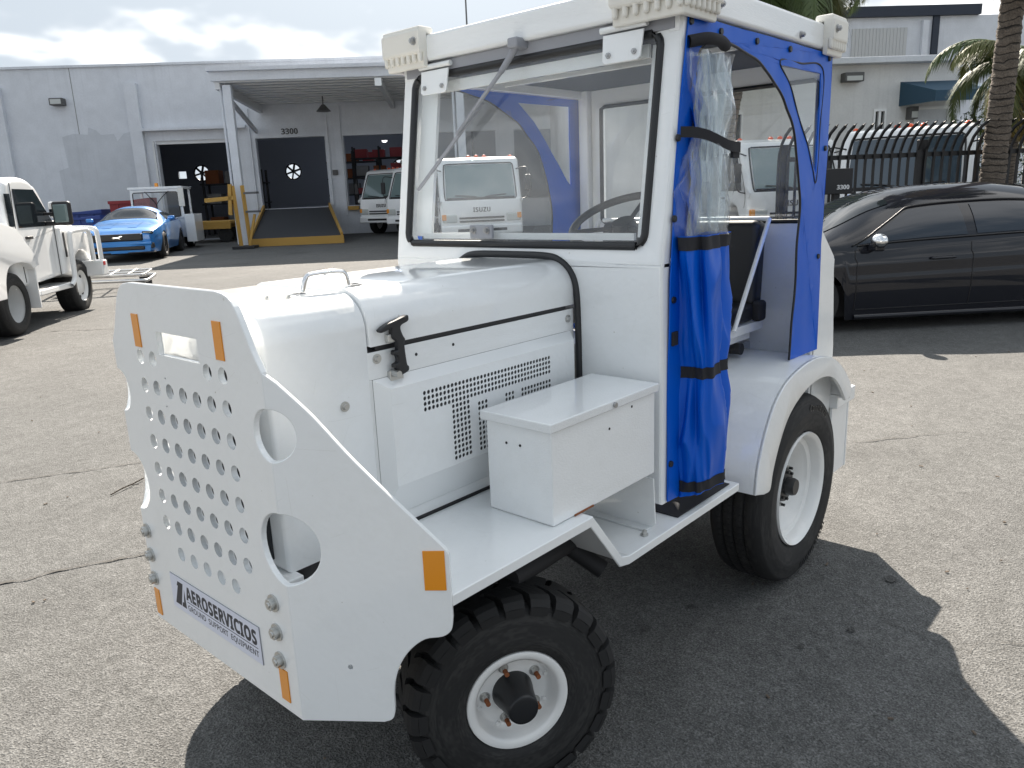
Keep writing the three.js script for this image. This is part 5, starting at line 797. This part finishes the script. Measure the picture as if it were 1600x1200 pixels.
{ // second white pickup behind it: cab roof and mirror show
  const o = thing('white_pickup', 'white pickup standing behind the boxy white truck, only cab and mirror showing', 'truck', yard(-8.76, 16), PHI + Math.PI);
  const side = ext(shape([[-1.25, 0.55], [-1.25, 1.3], ...smooth([[-1.2, 1.6], [-1.1, 1.86], [-0.9, 1.94], [-0.45, 1.93], [-0.25, 1.84], [-0.02, 1.5], [0.08, 1.28]], 24), ...smooth([[0.1, 1.25], [0.6, 1.22], [0.95, 1.14], [1.05, 0.95]], 12), [1.05, 0.55]]), 1.76, 0.07, 4, 4);
  part(o, 'cab', toCreasedNormals(basis(side, V(0, 0, 1), YA, V(-1, 0, 0), V(0.88, 0, 0)), 0.6), M.carWhite);
  for (const [z0, z1] of [[-1.08, -0.72], [-0.66, -0.12]]) part(o, 'side_window', sheet((u, v) => V(-0.884, 1.34 + 0.44 * v, z0 + (z1 - z0 - (z1 > -0.5 ? 0.24 * v : 0)) * u), 3, 3), M.darkGlass);
  part(o, 'windscreen', sheet((u, v) => V(-0.75 + 1.5 * u, 1.34 + 0.46 * v, 0.065 - 0.31 * v), 2, 2), M.darkGlass);
  part(o, 'mirror', bx(-1.2, -0.96, 1.3, 1.6, -0.12, 0.0, 0.04, 3), M.carWhite); part(o, 'mirror_glass', bx(-1.18, -0.98, 1.32, 1.46, -0.135, -0.12, 0.01), M.darkGlass); part(o, 'mirror_arm', bx(-0.98, -0.86, 1.36, 1.4, -0.09, -0.03, 0.01), M.black);
  for (const x of [-0.78, 0.78]) for (const z of [-2.3, 0.55]) carWheel(o, x, 0.38, z, 0.38, 0.22, M.silver, 6); part(o, 'bed', bx(-0.88, 0.88, 0.55, 1.15, -3.1, -1.27, 0.05, 3), M.carWhite); part(o, 'chassis', bx(-0.5, 0.5, 0.35, 0.6, -2.9, 0.95, 0.02), M.frame);
}
{ // second baggage tractor behind the coupe
  const o = thing('baggage_tractor', 'small white baggage tractor with cab and twin wipers behind the blue coupe', 'tractor', yard(-9.25, 25.6), PHI + 0.1);
  const fr = shape([[-0.78, 0.95], [0.78, 0.95], [0.74, 1.86], [-0.74, 1.86]]); fr.holes.push(rectHole(-0.68, 0.66, 1.0, 1.74, 0.04));
  part(o, 'cab_frame', [ext(fr, 0.06, 0.01), bx(-0.76, -0.7, 0.95, 1.86, -1.2, -1.14), bx(0.7, 0.76, 0.95, 1.86, -1.2, -1.14)], M.white); part(o, 'roof', bx(-0.8, 0.8, 1.84, 1.92, -1.25, 0.1, 0.02), M.white);
  part(o, 'windscreen', new THREE.PlaneGeometry(1.36, 0.76).translate(0, 1.37, 0.03), M.glass); part(o, 'windscreen_seal', tube([V(-0.68, 1.0, 0.07), V(-0.66, 1.75, 0.07), V(0.65, 1.75, 0.07), V(0.67, 1.0, 0.07)], 0.014, 5, 80, true, 0.03), M.black);
  for (const s of [-1, 1]) part(o, 'wiper', tube([V(s * 0.35 + 0.05, 1.78, 0.09), V(s * 0.22 + 0.02, 1.65, 0.09), V(s * 0.02, 1.4, 0.09), V(s * -0.02, 1.15, 0.09)], 0.012, 4), M.black);
  part(o, 'beacon', cyl(0.05, 0.06, 0.12, 14).translate(0, 1.98, -0.2), M.amber); part(o, 'hood', bx(-0.5, 0.5, 0.5, 1.0, 0.0, 1.0, 0.06, 3), M.white); part(o, 'body', bx(-0.78, 0.78, 0.35, 0.96, -1.3, 0.0, 0.02), M.white);
  part(o, 'side_box', bx(0.8, 1.1, 0.2, 1.06, -0.9, 0.25, 0.02), M.white); part(o, 'guard', bx(0.66, 0.84, 1.3, 1.9, 0.06, 0.1, 0.02), M.mould);
  for (const x of [-0.65, 0.65]) for (const z of [-0.9, 0.7]) carWheel(o, x, 0.3, z, 0.3, 0.2, M.rim, 0);
}
{ // bins beside it
  const bin = (s, D, w, h, d, m, label, tilt) => { const o = thing('waste_bin', label, 'bin', yard(s, D), PHI + tilt); part(o, 'tub', ext(shape([[-w / 2, 0.08], [w / 2, 0.08], [w / 2 + 0.06, h], [-w / 2 - 0.06, h * 0.92]]), d, 0.02).translate(0, 0, -d / 2), m); part(o, 'rim', [bx(-w / 2 - 0.08, w / 2 + 0.08, h * 0.9, h * 0.96, d / 2, d / 2 + 0.05)], m); for (const x of [-0.4, 0.4]) part(o, 'foot', bx(x * w - 0.05, x * w + 0.05, 0, 0.1, -d / 2 + 0.05, d / 2 - 0.05), M.frame); for (let k = 0; k < 3; k++) part(o, 'rib', bx(-w / 2 + (k + 0.5) * w / 3 - 0.03, -w / 2 + (k + 0.5) * w / 3 + 0.03, 0.15, h * 0.9, d / 2, d / 2 + 0.03), m); return o; };
  const a = bin(-11.0, 24.6, 1.1, 1.15, 1.0, M.blueBin, 'blue metal bin with red front strip beside the coupe', 0); part(a, 'red_strip', bx(-0.5, 0.5, 0.62, 0.82, 0.53, 0.545), M.redBin);
  bin(-11.9, 26.4, 1.3, 1.3, 1.0, M.blueBin, 'plain blue bin at the back against the warehouse wall', 0.1); bin(-10.35, 26.6, 1.1, 1.6, 1.0, M.redBin, 'dark red tilted bin behind the blue coupe', 0.12);
}
{ // welded tube rack lying on the asphalt
  const o = thing('pipe_rack', 'low silver welded pipe rack lying on the asphalt behind the pickup', 'rack', yard(-6.3, 14.4), PHI + 0.25);
  part(o, 'frame', tube([V(-0.75, 0.22, -0.7), V(0.75, 0.2, -0.7), V(0.75, 0.2, 0.6), V(-0.75, 0.24, 0.6)], 0.03, 8, 120, true, 0.05), M.silver); part(o, 'upper_frame', tube([V(-0.7, 0.32, -0.65), V(0.7, 0.3, -0.65), V(0.7, 0.3, 0.55), V(-0.7, 0.34, 0.55)], 0.022, 8, 120, true, 0.05), M.silver);
  for (const x of [-0.45, -0.15, 0.15, 0.45]) part(o, 'rung', bar(V(x, 0.32, -0.65), V(x, 0.31, 0.55), 0.02), M.silver); part(o, 'rung', bar(V(-0.7, 0.33, 0), V(0.7, 0.3, -0.05), 0.02), M.silver);
  for (const [x, z] of [[-0.6, 0.4], [0.6, 0.4], [0.6, -0.5], [-0.6, -0.5]]) part(o, 'block', bx(x - 0.1, x + 0.1, 0, 0.19, z - 0.06, z + 0.06, 0.01), M.frame);
}
// ---------- palms and litter ----------
function palm(label, base, topOff, H, r0, r1, nF, len, seed) {
  seedV = seed;
  const o = thing('palm_tree', label, 'tree', base); const T = V(topOff[0], H, topOff[1]), N = Math.round(H / 0.05);
  const c = new THREE.CatmullRomCurve3([V(0, 0, 0), V(topOff[0] * 0.25, H * 0.45, topOff[1] * 0.25), T]);
  part(o, 'trunk', sheet((u, v) => { const p = c.getPoint(v), k = (v * H / 0.075) % 1, r = (r0 + (r1 - r0) * v + (v < 0.06 ? 0.08 * (1 - v / 0.06) : 0)) * (1 + 0.11 * (1 - k) + 0.07 * nz(u * 8, v * H * 6, 2) + 0.03 * nz(u * 30, v * H * 25, 4)), a = u * Math.PI * 2; return V(p.x + Math.cos(a) * r, p.y + 0.012 * Math.sin(a * 2 + v * 9), p.z - Math.sin(a) * r); }, 22, N * 2), M.bark);
  for (let f = 0; f < nF; f++) {
    const az = f * 2.4 + rr(-0.2, 0.2), el = rr(-0.5, 0.95) - (f % 4 === 0 ? 0.5 : 0), L = len * rr(0.8, 1.1), q = [];
    const d = V(Math.cos(az), 0, Math.sin(az)), pts = []; let p = T.clone(), e = el; for (let k = 0; k <= 10; k++) { pts.push(p.clone()); p = p.clone().addScaledVector(d, Math.cos(e) * L / 10).add(V(0, Math.sin(e) * L / 10, 0)); e -= 0.17 + 0.02 * k; }
    const cv = new THREE.CatmullRomCurve3(pts), side = V(-d.z, 0, d.x), g = [plain(tube(pts, 0.016, 5, 20))], P = [];
    for (let k = 0; k < 105; k++) for (const s of [-1, 1]) { const t = 0.12 + 0.87 * (k + rnd() * 0.6) / 105, b = cv.getPoint(t), tg = cv.getTangent(t), ll = len * 0.26 * Math.sin(Math.PI * (0.15 + 0.8 * t)) * rr(0.75, 1.1), dd = side.clone().multiplyScalar(s * 0.75).addScaledVector(tg, 0.5).add(V(0, -0.15 - rr(0, 0.35), 0)).normalize(), m = b.clone().addScaledVector(dd, ll * 0.55).add(V(0, 0.02, 0)), en = b.clone().addScaledVector(dd, ll).add(V(0, -ll * rr(0.15, 0.45), 0)), wv = tg.clone().multiplyScalar(0.012); P.push(b.clone().sub(wv), b.clone().add(wv), m.clone().add(wv), b.clone().sub(wv), m.clone().add(wv), m.clone().sub(wv), m.clone().sub(wv), m.clone().add(wv), en); }
    const lg = new THREE.BufferGeometry().setFromPoints(P); lg.computeVertexNormals(); g.push(plain(lg));
    part(o, 'frond', g, el < -0.45 ? M.leafC : [M.leafA, M.leafB, M.leafA][f % 3]);
  }
  return o;
}
palm('palm with thick ringed trunk rising through the fence line', yard(7.13, 10.05), [-0.3, 0.1], 5.6, 0.15, 0.115, 22, 2.4, 11);
palm('short palm with yellowing drooping fronds behind the low awning corner', yard(9.85, 13.6), [0.1, 0.05], 3.35, 0.16, 0.13, 30, 1.75, 77);
palm('slim tall palm standing before the low white building windows', yard(5.85, 17.2), [0.9, 0.5], 5.8, 0.17, 0.13, 34, 3.0, 501);
palm('far palm with green crown behind the low building roof', yard(12.4, 27.5), [0.0, 0.1], 8.5, 0.16, 0.14, 32, 3.0, 909);
{ // dark evergreen mass beyond the low building corner
  seedV = 4242; const o = thing('shrub', 'dark leafy shrub beside the low building corner', 'shrub', yard(13.2, 18.6)); part(o, 'stem', cyl(0.04, 0.07, 1.4, 8).translate(0, 0.7, 0), M.bark);
  const P = []; for (let k = 0; k < 2600; k++) { const a = rr(0, 6.283), u = rr(-1, 1), r = Math.cbrt(rnd()) * 1.1, p = V(Math.cos(a) * Math.sqrt(1 - u * u) * r, 1.9 + u * r * 1.2, Math.sin(a) * Math.sqrt(1 - u * u) * r), d1 = V(rr(-1, 1), rr(-1, 1), rr(-1, 1)).normalize().multiplyScalar(0.07), d2 = V(rr(-1, 1), rr(-1, 1), rr(-1, 1)).normalize().multiplyScalar(0.04); P.push(p.clone().sub(d1), p.clone().add(d2), p.clone().add(d1)); }
  const g = new THREE.BufferGeometry().setFromPoints(P); g.computeVertexNormals(); part(o, 'crown', g, M.leafD);
}
{ // twigs, leaves and pebbles scattered over the asphalt
  seedV = 99; const gs = [];
  for (let k = 0; k < 260; k++) { const s = rr(-7, 7), D = 1.2 + 12 * rnd() * rnd(), p = yard(s, D), L = rr(0.006, 0.026), a = rr(0, 6.28); if (rnd() < 0.5) gs.push(plain(new THREE.BoxGeometry(L, 0.004, 0.006).rotateY(a).translate(p.x, p.y + 0.004, p.z))); else gs.push(plain(new THREE.DodecahedronGeometry(rr(0.003, 0.008), 0).scale(1, 0.6, 1).translate(p.x, p.y + 0.004, p.z))); }
  const o = new THREE.Mesh(join(gs), std(0.13, 0.10, 0.075, 0.9)); o.name = 'litter'; o.castShadow = o.receiveShadow = true; o.userData = { kind: 'stuff', label: 'tiny twigs and pebbles scattered on the asphalt', category: 'litter' }; scene.add(o);
  const tw = thing('twig', 'thin dry twig lying beside the tractor front plate', 'twig', V(1.55, 0, -4.33)); part(tw, 'stick', tube([V(-0.1, 0.006, 0.05), V(-0.03, 0.012, 0.02), V(0.05, 0.008, -0.02), V(0.12, 0.012, -0.05)], 0.004, 5), M.bark); part(tw, 'fork', bar(V(0.02, 0.01, -0.005), V(0.06, 0.012, 0.03), 0.002, 4), M.bark);
}
renderer.render(scene, camera);
